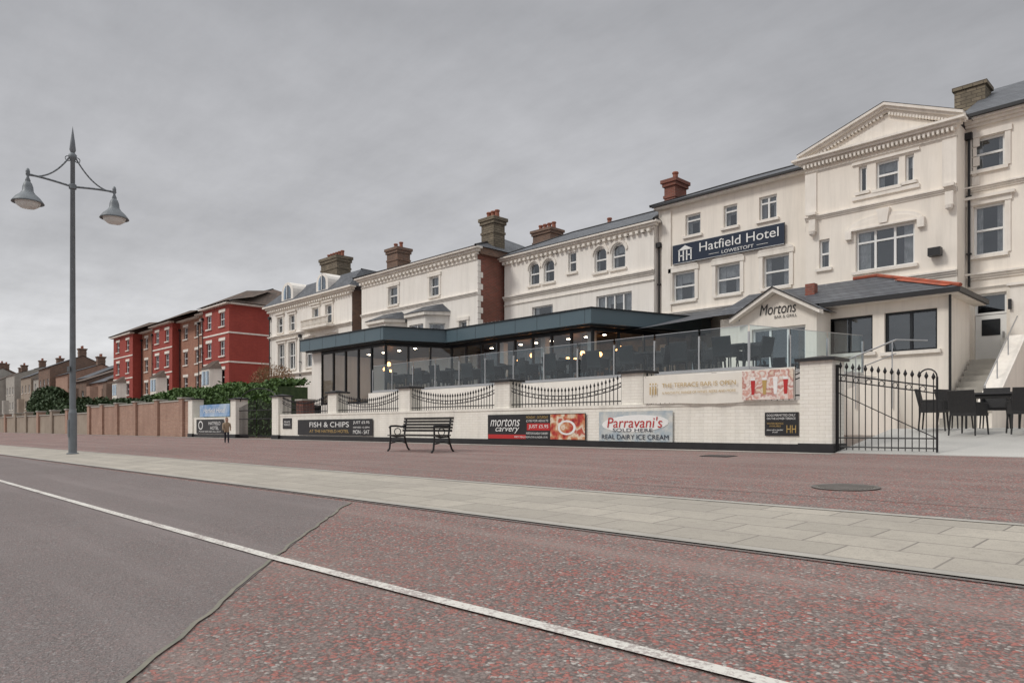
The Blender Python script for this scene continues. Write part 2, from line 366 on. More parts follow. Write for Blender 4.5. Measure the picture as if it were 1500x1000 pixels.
# ------------------------------------------------------------------ ground
def gz(Y): return -.03 * (14.5 - Y)
def sheet(name, mat, pts, off):
    me = bpy.data.meshes.new(name); me.from_pydata([(x, y, z + off) for x, y, z in pts], [], [tuple(range(len(pts)))]); me.materials.append(mat)
    o = bpy.data.objects.new(name, me); COL.objects.link(o); return o
me = bpy.data.meshes.new('ground')
prof = [(-900, -1.2), (-20, -1.035), (14.5, 0), (1500, 0)]
V = []; F = []
for x in (-1600, 900):
    for y, z in prof: V.append((x, y, z))
for i in range(3): F.append((i, i + 4, i + 5, i + 1))
me.from_pydata(V, [], F); me.materials.append(redtar); o = bpy.data.objects.new('ground', me); COL.objects.link(o)
P3 = lambda L: [(x, y, gz(y)) for x, y in L]
sheet('promenade_carriageway', greytar, P3([(-900, -15), (17, -15), (-1.0, -.7), (-2.8, .8), (-4.7, 2.35), (-6.4, 3.8), (-6.75, 4.14), (-26, 3.85), (-900, 3.6)]), .004)
def strip(name, mat, L, w, off):
    V = []; F = []
    for i, (x, y) in enumerate(L):
        a = Vector(L[max(0, i - 1)]); c = Vector(L[min(len(L) - 1, i + 1)]); d = (c - a).normalized(); n = Vector((-d.y, d.x)) * w / 2
        for s in (1, -1): V.append((x + n.x * s, y + n.y * s, gz(y + n.y * s) + off))
    for i in range(len(L) - 1): F.append((2 * i, 2 * i + 1, 2 * i + 3, 2 * i + 2))
    me = bpy.data.meshes.new(name); me.from_pydata(V, [], F); me.materials.append(mat); o = bpy.data.objects.new(name, me); COL.objects.link(o)
def wob(L, amp, step):
    out = []
    for (x0, y0), (x1, y1) in zip(L, L[1:]):
        n = max(1, int(math.dist((x0, y0), (x1, y1)) / step))
        for k in range(n): out.append((x0 + (x1 - x0) * k / n + random.uniform(-amp, amp), y0 + (y1 - y0) * k / n + random.uniform(-amp, amp)))
    return out + [L[-1]]
seam = MAT('tarmac_seam', (.17, .17, .14), .9, (.24, .22, .18), 6, .9)
strip('tarmac_seam', seam, wob([(2, -3.1), (-1.0, -.7), (-2.8, .8), (-4.7, 2.33), (-6.4, 3.8), (-6.75, 4.14)], .012, .12), .024, .008)
strip('white_line', linem, [(30, 2.38), (2, 2.35), (-1.2, 2.30), (-2.8, 2.23), (-4.5, 2.18), (-8, 2.16), (-14, 2.15), (-60, 2.12), (-500, 2.0)], .078, .012)
top = [(40, 6.9), (-1.2, 6.52), (-37, 5.71), (-500, 5.5)]; bot = [(40, 4.6), (-.8, 4.44), (-26, 4.05), (-500, 3.7)]
sheet('paving_strip', slabs, P3(top + bot[::-1]), .006)
strip('paving_edging', conc, top, .10, .011)
strip('paving_edging', conc, bot, .10, .011)
strip('drain_channel', curbm, [(x, y - .10) for x, y in bot], .03, .010)
strip('drain_channel', curbm, [(x, y + .09) for x, y in top], .025, .010)
strip('footway_joint', curbm, wob([(20, 7.9), (-8, 7.3), (-40, 6.7)], .01, .5), .018, .006)
strip('footway_joint', curbm, wob([(-14.4, 5.95), (-12.5, 14.2)], .02, .3), .02, .006)
strip('wall_gutter', conc, [(-5.6, 14.1), (-300, 14.1)], .3, .008)
patio = B('patio', (0, 0, 0))
patio.pyz('paving', patio_m, [(14.45, -.1), (14.45, .012), (17.6, .47), (21.5, .5), (21.5, -.1)], -5.7, 14)
patio.done()

mh = B('manhole_cover', (-3.2, 8.4, gz(8.4)))
mh.frame(-3.2, 8.4, 0, gz(8.4))
mh.M = mh.M @ Matrix.Rotation(math.atan(.03), 4, 'X')
mh.lathe('rim', curbm, 0, 0, [(.36, .008), (.36, .014), (.31, .014), (.31, .011)], 32)
mh.lathe('lid', seam, 0, 0, [(.305, .012), (.0, .012)], 32)
for i in range(-5, 6):
    w = math.sqrt(max(0, .29 ** 2 - (i * .052) ** 2)); mh.box('ribs', curbm, -w, w, i * .052 - .012, i * .052 + .012, .012, .018)
mh.done()
dg = B('drain_grate', (-7.2, 12.6, gz(12.6))); dg.frame(-7.2, 12.6, 0, gz(12.6))
dg.M = dg.M @ Matrix.Rotation(math.atan(.03), 4, 'X')
dg.box('frame', iron, -.3, .3, -.2, .2, .003, .01)
for i in range(9): dg.box('bars', curbm, -.27 + i * .062, -.245 + i * .062, -.17, .17, .01, .018)
dg.done()

# ------------------------------------------------------------------ street lamp
def lamp(x, y, z, H=9.55):
    b = B('street_lamp', (x, y, z)); b.frame(x, y, 0, z)
    b.lathe('base_plate', galv, 0, 0, [(0, 0), (.16, 0), (.16, .03), (.11, .05), (.11, 1.2), (.085, 1.3)], 20)
    b.lathe('pole', galv, 0, 0, [(.085, 1.3), (.06, 8.55), (.10, 8.6), (.11, 8.7), (.06, 8.76)], 16)
    b.box('access_door', galv, -.05, .05, -.122, -.1, .5, 1.0)
    b.box('number_plate', black, -.17, .17, -.11, -.095, 2.4, 2.55)
    b.lathe('finial', galv, 0, 0, [(.05, 8.76), (.085, 8.85), (.06, 9.1), (.0, H)], 12)
    b.lathe('collar', galv, 0, 0, [(.065, 7.7), (.1, 7.72), (.1, 7.84), (.065, 7.86)], 16)
    for sg in (-1, 1):
        A = [(0, sg * (t * 1.15), 7.78 + .10 * math.sin(t * math.pi * .5)) for t in [i / 8 for i in range(9)]]
        b.tube('arm', galv, A, .03, 8)
        Cc = []
        for i in range(15):
            t = i / 14; Cc.append((0, sg * (.06 + 1.0 * t), 8.66 - .80 * (1 - (1 - t) ** 2.2)))
        b.tube('scroll_brace', galv, Cc, .022, 8)
        b.tube('scroll_brace', galv, [(0, sg * (.12 + .07 * math.cos(a)), 8.58 + .07 * math.sin(a)) for a in [k * .6 for k in range(11)]], .014, 6)
        b.lathe('arm_ball', galv, 0, sg * 1.1, [(0, 8.06), (.04, 8.02), (.055, 7.95), (.045, 7.88), (.03, 7.8), (.07, 7.7), (.05, 7.62)], 12)
        b.lathe('shade', galv, 0, sg * 1.1, [(.04, 7.70), (.10, 7.62), (.13, 7.52), (.14, 7.40), (.19, 7.32), (.30, 7.22), (.38, 7.11), (.40, 7.07), (.385, 7.065), (.28, 7.18), (.0, 7.2)], 28)
        b.lathe('diffuser', diffuser, 0, sg * 1.1, [(.32, 7.10), (.28, 7.0), (.18, 6.93), (.0, 6.9)], 24)
    return b.done(('shade', 'diffuser', 'pole', 'finial', 'arm', 'scroll_brace', 'arm_ball'))
lamp(-23.9, 5.38, gz(5.38))

# ------------------------------------------------------------------ bench
b = B('park_bench', (-14.65, 11, gz(11))); b.frame(-14.65, 11, 0, gz(11))
for x in (-.92, .92):
    b.tube('leg_front', iron, [(x, -.36, 0), (x, -.30, .06), (x, -.28, .25), (x, -.27, .42), (x, -.28, .62)], .024)
    b.tube('leg_back', iron, [(x, .34, 0), (x, .27, .08), (x, .20, .25), (x, .17, .42), (x, .24, .84)], .024)
    b.tube('seat_bracket', iron, [(x, -.28, .40), (x, -.1, .37), (x, .18, .38)], .022)
    b.tube('armrest', iron, [(x, -.31, .60), (x, -.26, .645), (x, -.1, .65), (x, .08, .63), (x, .22, .66)], .026)
    b.tube('scroll', iron, [(x, -.05 + .1 * math.cos(a), .5 + .09 * math.sin(a)) for a in [k * .5 for k in range(14)]], .012)
    b.tube('stretcher', iron, [(x, -.27, .2), (x, 0, .26), (x, .22, .2)], .016)
for i in range(6): b.box('seat_slats', wood, -1.02, 1.02, -.30 + i * .08, -.235 + i * .08, .405 - .004 * abs(i - 4), .435 - .004 * abs(i - 4))
for i in range(5):
    z = .50 + i * .077; y = .165 + (z - .42) * .17
    b.box('backrest', wood, -1.02, 1.02, y, y + .028, z, z + .06)
b.done()

# ------------------------------------------------------------------ small figure (child in tan coat) by the entrance
def person(x, y, z, H=1.0, rot=0):
    k = H / 1.0
    J = [((0, 0, .50), .075), ((0, 0, .60), .075), ((0, .005, .72), .085), ((0, 0, .80), .035), ((0, -.005, .86), .062), ((0, -.005, .93), .068), ((0, 0, .985), .045),
         ((.045, 0, .46), .055), ((.055, -.06, .27), .042), ((.06, -.05, .05), .028), ((.06, -.12, .02), .024),
         ((-.045, 0, .46), .055), ((-.05, .04, .27), .042), ((-.055, .11, .06), .028), ((-.055, .05, .02), .024),
         ((.11, 0, .74), .036), ((.135, .04, .62), .030), ((.13, -.01, .51), .022), ((.13, -.03, .46), .018),
         ((-.11, 0, .74), .036), ((-.135, -.05, .62), .030), ((-.13, -.11, .53), .022), ((-.13, -.14, .49), .018)]
    E = [(0, 1), (1, 2), (2, 3), (3, 4), (4, 5), (5, 6), (0, 7), (7, 8), (8, 9), (9, 10), (0, 11), (11, 12), (12, 13), (13, 14), (2, 15), (15, 16), (16, 17), (17, 18), (2, 19), (19, 20), (20, 21), (21, 22)]
    me = bpy.data.meshes.new('figure'); me.from_pydata([tuple(c * k for c in j) for j, r in J], E, [])
    ob = bpy.data.objects.new('figure_src', me); COL.objects.link(ob)
    m = ob.modifiers.new('skin', 'SKIN'); sv = me.skin_vertices[0].data
    for i, (j, r) in enumerate(J): sv[i].radius = (r * k, r * k); sv[i].use_root = (i == 0)
    s2 = ob.modifiers.new('sub', 'SUBSURF'); s2.levels = 2; s2.render_levels = 2
    bpy.context.view_layer.update()
    dm = bpy.data.meshes.new_from_object(ob.evaluated_get(bpy.context.evaluated_depsgraph_get())); bpy.data.objects.remove(ob)
    dm.materials.clear()
    for q in (skinm, coatm, trous, hairm): dm.materials.append(q)
    for p in dm.polygons:
        c = p.center / k; p.use_smooth = True
        hand = abs(c.x) > .10 and c.z < .50
        if c.z > .80: p.material_index = 3 if (c.z > .945 or c.y > .02) else 0
        elif hand: p.material_index = 0
        elif c.z > .42: p.material_index = 1
        else: p.material_index = 2
    e = bpy.data.objects.new('person', None); e.location = (x, y, z); e.rotation_euler = (0, 0, rot); COL.objects.link(e)
    o = bpy.data.objects.new('body', dm); o.parent = e; COL.objects.link(o)
person(-27.3, 11.3, gz(11.3) + .005, 1.0, 1.2)

# ------------------------------------------------------------------ boundary wall, piers, railings
piers = [(-34.4, -33.8), (-30.0, -29.4), (-25.4, -24.75), (-20.6, -19.95), (-15.7, -15.05), (-11.0, -10.35), (-6.4, -5.75)]
w = B('boundary_wall', (-18, 14.5, 0))
w.box('wall', wbrick, -29.4, -6.4, 14.5, 14.75, .16, 1.0)
w.box('plinth', black, -29.4, -6.4, 14.46, 14.79, -.05, .16)
w.box('coping', wbrick, -29.4, -6.4, 14.48, 14.77, 1.0, 1.07)
for i, (a, c) in enumerate(piers):
    full = i in (0, 1, 6)
    yf = 14.42 if full else 14.53
    w.box('piers', wbrick, a, c, yf, 15.02, .18 if full else 1.06, 1.84)
    if full: w.box('pier_plinths', black, a - .03, c + .03, yf - .03, 15.05, -.05, .18)
    w.box('pier_caps', black, a - .08, c + .08, yf - .08, 15.1, 1.84, 1.90)
    m = (a + c) / 2
    w.poly('pier_tops', black, *[[p, q, (m, 14.75, 1.97)] for p, q in zip([(a - .05, yf - .05, 1.901), (c + .05, yf - .05, 1.901), (c + .05, 15.07, 1.901), (a - .05, 15.07, 1.901)], [(c + .05, yf - .05, 1.901), (c + .05, 15.07, 1.901), (a - .05, 15.07, 1.901), (a - .05, yf - .05, 1.901)])])
w.box('wall', wbrick, -39.3, -34.4, 14.5, 14.75, .16, 1.02)
w.box('plinth', black, -39.3, -34.4, 14.46, 14.79, -.05, .16)
w.box('piers', wbrick, -39.9, -39.3, 14.42, 15.02, .18, 2.0)
w.box('pier_plinths', black, -39.93, -39.27, 14.39, 15.05, -.05, .18)
w.box('pier_caps', black, -39.98, -39.22, 14.34, 15.1, 2.0, 2.07)
w.done()
def railing(x0, x1, name='iron_railing', z0=1.07, zt=1.78, sag=.3, y=14.62, step=.125):
    r = B(name, ((x0 + x1) / 2, y, z0)); n = int((x1 - x0) / step)
    f = lambda t: zt - sag * math.sin(math.pi * t) ** .8
    for off in (.12, .22):
        r.tube('top_rail', iron, [(x0 + (x1 - x0) * k / 16, y, f(k / 16) - off) for k in range(17)], .013)
    r.cyl('bottom_rail', iron, (x0, y, z0 + .1), (x1, y, z0 + .1), .016)
    for k in range(n):
        t = (k + .5) / n; x = x0 + (x1 - x0) * t; z = f(t)
        r.cyl('bars', iron, (x, y, z0), (x, y, z), .012, .012, 5)
        r.lathe('spear_heads', iron, x, y, [(.01, z - .02), (.032, z + .03), (.0, z + .12)], 6)
        if k % 2: r.tube('rings', iron, [(x + .05 * math.cos(a) - .06, y, z - .17 + .045 * math.sin(a)) for a in [j * math.pi / 4 for j in range(9)]], .007, 4)
    r.done()
for (a, c), (d, e) in zip(piers[1:], piers[2:]): railing(c, d)
g = B('iron_gate', (-4.9, 14.6, 0)); x0, x1 = -5.72, -3.95
g.cyl('hinge_post', iron, (x0, 14.6, 0), (x0, 14.6, 1.75), .03); g.cyl('latch_post', iron, (x1, 14.6, .05), (x1, 14.6, 1.42), .02)
f = lambda t: 1.70 - .32 * t
for zz in (.12, .30): g.cyl('rails', iron, (x0, 14.6, zz), (x1, 14.6, zz), .014)
g.tube('top_rail', iron, [(x0 + (x1 - x0) * k / 10, 14.6, f(k / 10) - .14) for k in range(11)], .014)
g.tube('top_rail', iron, [(x0 + (x1 - x0) * k / 10, 14.6, f(k / 10) - .26) for k in range(11)], .012)
n = 15
for k in range(n):
    t = (k + .5) / n; x = x0 + (x1 - x0) * t; z = f(t)
    g.cyl('bars', iron, (x, 14.6, .06), (x, 14.6, z), .010, .010, 6); g.lathe('spear_heads', iron, x, 14.6, [(.012, z - .02), (.036, z + .03), (.0, z + .12)], 8)
    if k % 2: g.tube('rings', iron, [(x + .045 * math.cos(a) - .06, 14.6, z - .20 + .05 * math.sin(a)) for a in [j * math.pi / 6 for j in range(13)]], .007, 4)
g.tube('scroll', iron, [(x1 - .15 + .15 * math.cos(a), 14.6, 1.42 + .15 * math.sin(a)) for a in [j * math.pi / 8 for j in range(9)]], .014)
g.tube('brace', iron, [(x0, 14.6, 1.2), (x1, 14.6, .3)], .010)
g.done()
g = B('iron_gate', (-31.9, 14.6, 0))
for (x0, x1, s) in ((-33.8, -31.95, 1), (-31.85, -30.0, -1)):
    for zz in (.12, .9, 1.3): g.cyl('rails', iron, (x0, 14.6, zz), (x1, 14.6, zz), .02)
    for k in range(14):
        t = (k + .5) / 14; x = x0 + (x1 - x0) * t; z = 1.45 + .35 * (t if s > 0 else 1 - t)
        g.cyl('bars', iron, (x, 14.6, .06), (x, 14.6, z), .016, .016, 5)
g.tube('overthrow', iron, [(-31.9 + 1.9 * math.cos(a), 14.65, 1.75 + .55 * math.sin(a)) for a in [j * math.pi / 12 for j in range(13)]], .022)
g.done()
w = B('brick_gate_pier', (-32.6, 16.5, 0)); 
for x in (-33.6, -31.2): w.box('pier', chb, x, x + .6, 16.2, 16.8, 0, 1.75); w.box('cap', conc, x - .05, x + .65, 16.15, 16.85, 1.75, 1.83)
w.done()
w = B('garden_wall', (-50, 14.5, 0))
w.box('wall', gwb, -60, -39.9, 14.52, 14.77, -.05, 1.95); w.box('coping', conc, -60, -39.98, 14.48, 14.81, 1.95, 2.03)
for x in (-59.8, -56.5, -53.0, -49.2, -45.2, -41.2):
    w.box('piers', gwb, x, x + .55, 14.38, 14.92, -.05, 2.08); w.box('pier_caps', conc, x - .06, x + .61, 14.32, 14.98, 2.08, 2.16)
w.done()
w = B('garden_wall', (-90, 14.5, 0))
w.box('wall', tanw, -140, -60, 14.52, 14.8, -.05, 1.55); w.box('coping', conc, -140, -60, 14.45, 14.87, 1.55, 1.63)
x = -139
while x < -62:
    w.box('piers', tanw if int(x) % 2 else gwb, x, x + .7, 14.36, 14.96, -.05, 1.9); w.box('pier_caps', conc, x - .06, x + .76, 14.3, 15.02, 1.9, 2.0); x += 5.2
w.done()

# banners and sign boards on the wall
def board(name, x0, x1, z0, z1, mat, y=14.46, th=.012):
    s = B(name, ((x0 + x1) / 2, y, (z0 + z1) / 2)); s.box('board', mat, x0, x1, y - th, y, z0, z1); return s
s = board('menu_board', -27.7, -22.1, .2, .82, black); e = s.done(); Y = 14.445
text(e, 'FISH & CHIPS', whitep, -25.2, Y, .62, 3.0, .2); text(e, 'AT THE HATFIELD HOTEL', goldp, -25.2, Y, .36, 3.0, .12)
text(e, 'JUST £5.95', whitep, -22.85, Y, .68, 1.1, .13); text(e, 'SERVED 12-5PM', whitep, -22.85, Y, .51, 1.1, .06); text(e, 'MON - SAT', whitep, -22.85, Y, .34, 1.1, .14)
s = board('carvery_banner', -15.9, -12.1, .16, .88, black)
s.box('food_picture', food, -13.35, -12.12, 14.44, 14.449, .18, .86); s.box('red_strip', redp, -15.88, -14.3, 14.44, 14.449, .18, .30)
s.box('red_strip', redp, -14.25, -13.37, 14.44, 14.449, .42, .62)
s.pxz('plate_print', whitep, [(-12.75 + .32 * math.cos(a), .5 + .2 * math.sin(a)) for a in [j * math.pi / 10 for j in range(20)]], 14.434, 14.439)
s.pxz('food_print', food, [(-12.75 + .24 * math.cos(a), .5 + .15 * math.sin(a)) for a in [j * math.pi / 10 for j in range(20)]], 14.430, 14.433)
e = s.done(); text(e, 'mortons', whitep, -15.15, 14.435, .65, 1.25, .22, shear=.3); text(e, 'carvery', whitep, -15.05, 14.435, .42, 1.0, .17, shear=.3)
text(e, 'MONDAY - SATURDAY', goldp, -13.85, 14.435, .79, .85, .07); text(e, '£3.95 FOR ADULTS', whitep, -13.85, 14.435, .69, .85, .06); text(e, 'JUST £5.95', whitep, -13.8, 14.435, .52, .75, .12)
text(e, 'MORTONS SUNDAY CARVERY', whitep, -13.85, 14.435, .34, .85, .06); text(e, 'PARTY MEALS FROM £3.95 & UNDER £10.95', whitep, -14.1, 14.435, .235, 1.3, .05)
s = board('ice_cream_banner', -11.65, -9.45, .16, .90, seaph)
s.pxz('white_panel', whitep, [(-10.55 + 1.0 * math.cos(a), .60 + .21 * math.sin(a) + .03 * math.cos(a)) for a in [j * math.pi / 12 for j in range(24)]], 14.44, 14.447)
e = s.done(); text(e, "Parravani's", redp, -10.55, 14.43, .63, 1.65, .26, shear=.15); text(e, 'SOLD HERE', navy, -10.6, 14.43, .44, 1.2, .08)
text(e, 'REAL DAIRY ICE CREAM', navy, -10.55, 14.43, .27, 2.0, .12)
s = board('dog_notice_board', -7.18, -6.45, .33, .82, black, 14.485); e = s.done()
text(e, 'DOGS PERMITTED ONLY', whitep, -6.82, 14.465, .76, .62, .045); text(e, 'ON THE LOWER TERRACE', whitep, -6.82, 14.465, .69, .62, .045)
text(e, 'WATER BOWLS\nAVAILABLE', goldp, -6.95, 14.465, .56, .36, .09); text(e, 'please ask a member\nof staff', whitep, -6.95, 14.465, .43, .36, .08); text(e, 'HH', goldp, -6.6, 14.465, .47, .2, .16)
s = B('terrace_bar_banner', (-8.4, 14.42, 1.4))
n = 24
bz = lambda t: .035 * math.sin(t * 9) * .4 - .03 * math.sin(math.pi * t)
for i in range(n):
    a = -10.25 + 3.75 * i / n; c = -10.25 + 3.75 * (i + 1) / n; ya = 14.42 + .02 * math.sin(i * 1.3); yb = 14.42 + .02 * math.sin((i + 1) * 1.3)
    s.poly('canvas', banner, [(a, ya, 1.08 + bz(i / n)), (c, yb, 1.08 + bz((i + 1) / n)), (c, yb, 1.74 + bz((i + 1) / n)), (a, ya, 1.74 + bz(i / n))])
s.box('picture', drinks, -7.65, -6.52, 14.38, 14.388, 1.09, 1.71)
for xx, c in ((-7.4, redp), (-7.14, goldp), (-6.9, whitep), (-6.68, redp)):
    s.pxz('glass_print', c, [(xx - .03, 1.2), (xx + .03, 1.2), (xx + .05, 1.5), (xx - .05, 1.5)], 14.374, 14.379); s.pxz('foam_print', whitep, [(xx - .05, 1.503), (xx + .05, 1.503), (xx + .05, 1.56), (xx - .05, 1.56)], 14.374, 14.379)
for xx in (-10.2, -8.4, -6.55): s.cyl('ties', steel, (xx, 14.41, 1.72), (xx, 14.62, 1.74), .008, .008, 4)
e = s.done(); text(e, 'THE TERRACE BAR IS OPEN', goldp, -8.75, 14.38, 1.49, 1.9, .1); text(e, 'A FANTASTIC RANGE OF WINES, BEERS AND MORE', goldp, -8.75, 14.38, 1.31, 1.9, .065)
text(e, 'iii', goldp, -9.95, 14.38, 1.42, .2, .28)
s = board('blue_banner', -38.7, -34.9, 1.06, 1.68, bluep, 14.6); e = s.done(); text(e, 'Hatfield Hotel', whitep, -36.8, 14.58, 1.38, 2.8, .25, shear=.3)
s = board('entrance_sign', -38.8, -35.3, .2, .92, black, 14.46); e = s.done()
text(e, 'HATFIELD\nHOTEL', whitep, -36.4, 14.44, .6, 1.5, .4); text(e, 'FOOD SERVED ALL DAY', whitep, -37, 14.44, .3, 2.8, .07); text(e, 'O', whitep, -38.2, 14.44, .62, .6, .45)
s = board('small_notice', -29.1, -28.3, .45, .9, black, 14.49); e = s.done(); text(e, 'PRIVATE\nTERRACE', whitep, -28.7, 14.47, .68, .6, .2)

# ------------------------------------------------------------------ foliage
def leaves(name, mat, blobs, n, size, trunk=None, loc=None):
    loc = loc or blobs[0][:3]; b = B(name, loc)
    V = []; F = []
    tot = sum(q[3] * q[4] * q[5] for q in blobs) or 1
    for (x, y, z, rx, ry, rz) in blobs:
        for _ in range(int(n * rx * ry * rz / tot)):
            d = Vector((random.gauss(0, 1), random.gauss(0, 1), random.gauss(0, 1))).normalized() * random.uniform(.55, 1.05) ** .6
            c = Vector((x + d.x * rx, y + d.y * ry, z + d.z * rz))
            a = Vector((random.uniform(-1, 1), random.uniform(-1, 1), random.uniform(-1, 1))).normalized(); e2 = a.orthogonal().normalized()
            s = size * random.uniform(.5, 1.3); k = len(V)
            V += [c + a * s, c + e2 * s * .5, c - a * s, c - e2 * s * .5]; F.append((k, k + 1, k + 2, k + 3))
    b.add('foliage', mat, V, F)
    if trunk: trunk(b)
    b.done()
def hedge(name, x0, x1, y0, y1, z0, z1, n, size=.09, mat=leafg, amp=.1):
    b = B(name, ((x0 + x1) / 2, y0, z0)); b.box('core', leafd, x0 + .1, x1 - .1, y0 + .12, y1 - .12, z0, z1 - .14 - amp)
    V = []; F = []
    for _ in range(n):
        u = random.uniform(x0, x1); tp = z1 + amp * math.sin(u * .9) + amp * .6 * math.sin(u * 2.7) + amp * .4 * math.sin(u * 6.1)
        if random.random() < .5: c = Vector((u, y0 + random.gauss(.05, .06), random.uniform(z0, tp)))
        else: c = Vector((u, random.uniform(y0, y1), tp + random.gauss(-.06, .07)))
        a = Vector((random.uniform(-1, 1), random.uniform(-1, 1), random.uniform(-1, 1))).normalized(); e2 = a.orthogonal().normalized(); s = size * random.uniform(.5, 1.4); k = len(V)
        V += [c + a * s, c + e2 * s * .55, c - a * s, c - e2 * s * .55]; F.append((k, k + 1, k + 2, k + 3))
    b.add('foliage', mat, V, F); b.done()
hedge('garden_hedge', -52, -33.5, 16.4, 18.2, 0, 2.8, 16000, .10)
hedge('garden_hedge', -68, -52.5, 16.8, 18.2, 0, 2.45, 9000, .12, leafd, .2)
def tr(b):
    b.cyl('trunk', bark, (-104, 21, 0), (-104, 21, 3), .25, .15); 
    for d in ((1.5, 0, 4.2), (-1.6, .3, 4), (.2, -.8, 4.6)): b.cyl('limbs', bark, (-104, 21, 2.4), (-104 + d[0], 21 + d[1], d[2]), .12, .05)
leaves('tree', leafd, [(-104, 21, 4.2, 2.2, 2, 1.4), (-101.8, 20.5, 3.4, 1.8, 1.6, 1.2), (-106.3, 21, 3.6, 2, 1.6, 1.3), (-103, 20, 3.2, 2, 1.6, 1.2), (-98.5, 20, 3, 1.6, 1.4, 1.1)], 7000, .22, tr, (-104, 21, 0))
def shr(b):
    for _ in range(300):
        x = random.uniform(-47.5, -40.5); z = 2.9 + 1.9 * math.exp(-((x + 43.8) / 2.2) ** 2) * random.uniform(.4, 1)
        b.cyl('twigs', leafb, (x * .6 - 17.5, 21, 1.5), (x, 21 + random.uniform(-.8, .8), z), .022, .008, 4)
leaves('bare_shrub', leafb, [(-43.6, 21, 3.6, 2.4, .9, .9)], 1500, .06, shr, (-43.6, 21, 0))

# ------------------------------------------------------------------ hotel
h = B('hotel_building', (-11, 26, 0))
ops = [(-16.38, -15.67, 8.45, 9.32), (-14.63, -14.04, 8.45, 9.32), (-13.13, -12.42, 8.42, 9.32), (-16.98, -15.93, 5.80, 7.0), (-14.96, -13.92, 5.80, 7.0), (-12.96, -11.94, 5.80, 7.0)]
facade(h, cream, -17.7, -10.89, .3, 9.85, ops, 26)
for i, o in enumerate(ops): window(h, *o, 26, 'sash' if i > 2 else 'top', cols=1 if i != 2 else 2, trim=None if i < 3 else True)
for o in ops[3:]: 
    m_ = (o[0] + o[1]) / 2; h.pxz('window_head', cream2, [(m_ + .7 * math.cos(a), 7.2 + .17 * math.sin(a)) for a in [j * math.pi / 8 for j in range(9)]], 25.92, 26.0)
h.box('gutter', black, -17.8, -10.7, 25.6, 25.70, 9.86, 9.94); h.box('soffit', cream2, -17.75, -10.9, 25.7, 26.0, 9.78, 9.87)
hip(h, slate, -17.9, -10.2, 25.62, 33, 9.95, 11.3, -15.0, -12.5, 29)
h.poly('walls', cream, [(-17.72, 26, .3), (-17.72, 33, .3), (-17.72, 33, 9.85), (-17.72, 26, 9.85)])
chimney(h, chb, -17.95, -17.4, 26.8, 27.7, 8, 11.35, 1, .3)
cornice(h, cream2, -17.7, -10.89, 26, 5.2, .16, .12, False, 'string_course')
pipe(h, -17.62, 25.99, 2, 8.2); pipe(h, -11.15, 25.99, 4.9, 7.6)
h.box('corner_pier', cream2, -17.5, -17.05, 25.93, 26, .3, 9.7)
ops = [(-9.10, -8.84, 8.34, 9.2), (-8.56, -7.86, 8.3, 9.2), (-7.68, -7.42, 8.34, 9.2), (-10.42, -10.06, 6.0, 7.0), (-9.2, -7.4, 5.7, 7.05)]
facade(h, cream, -10.89, -6.22, .3, 9.84, ops, 25)
for i, o in enumerate(ops): window(h, *o, 25, 'none' if i in (0, 2) else ('top' if i == 4 else 'sash'), cols=3 if i == 4 else 1)
h.poly('walls', cream, [(-6.22, 25, .3), (-6.22, 26, .3), (-6.22, 26, 9.84), (-6.22, 25, 9.84)], [(-10.89, 25, .3), (-10.89, 26, .3), (-10.89, 26, 9.84), (-10.89, 25, 9.84)])
h.poly('walls', cream, [(-6.23, 26, 9.8), (-6.23, 33, 9.8), (-6.23, 33, 10.3), (-6.23, 26, 10.3)])
h.box('window_surround', cream2, -9.3, -7.25, 24.93, 25.0, 8.08, 8.2)
h.box('window_surround', cream2, -9.3, -7.25, 24.93, 25.0, 9.26, 9.34)
ar = [(-8.3 + 1.15 * math.cos(a), 7.1 + .38 * math.sin(a)) for a in [j * math.pi / 14 for j in range(15)]]
h.pxz('window_head', cream2, ar, 24.94, 25.004)
ar2 = [(-8.3 + 1.0 * math.cos(a), 7.1 + .26 * math.sin(a)) for a in [j * math.pi / 14 for j in range(15)]]
h.pxz('window_head', cream, ar2, 24.91, 24.939)
h.box('window_head', cream2, -9.5, -7.1, 24.88, 25.0, 7.06, 7.12)
h.pxz('keystone', cream2, [(-8.42, 7.15), (-8.18, 7.15), (-8.1, 7.62), (-8.5, 7.62)], 24.85, 25.0)
for x in (-9.4, -7.2): h.box('bracket', cream2, x - .1, x + .1, 24.86, 25.0, 6.8, 7.06)
cornice(h, cream2, -10.89, -6.3, 25, 9.64, .24, .36, True, 'main_cornice', .13)
cornice(h, cream2, -10.89, -6.22, 25, 9.36, .07, .07, False, 'frieze_band')
L, R_, ap, zb = -11.05, -5.98, -8.2, 9.885
apz = 10.92
h.pxz('pediment_tympanum', cream, [(L + .6, zb), (R_ - .6, zb), (ap, apz - .25)], 24.95, 25.2)
h.pxz('pediment_panel', cream2, [(L + 1.2, zb + .08), (R_ - 1.2, zb + .08), (ap, apz - .42)], 24.93, 24.949)
for sx, ex in ((L, ap), (R_, ap)):
    for k, (pr, o0, o1) in enumerate(((.36, -.0, -.09), (.26, -.09, -.17), (.14, -.17, -.27))):
        h.pxz('raking_cornice', cream2, [(sx, zb + .13 + o0), (ex, apz + .05 + o0), (ex, apz + .05 + o1), (sx, zb + .13 + o1)], 25 - pr, 25.0)
    n = 24
    for k in range(n):
        t = (k + .8) / (n + 1); x = sx + (ex - sx) * t; z = zb + .13 + (apz - zb - .08) * t - .27
        if z - .08 > zb: h.box('dentils', cream2, x - .035, x + .035, 24.83, 24.95, z - .07, z + .02)
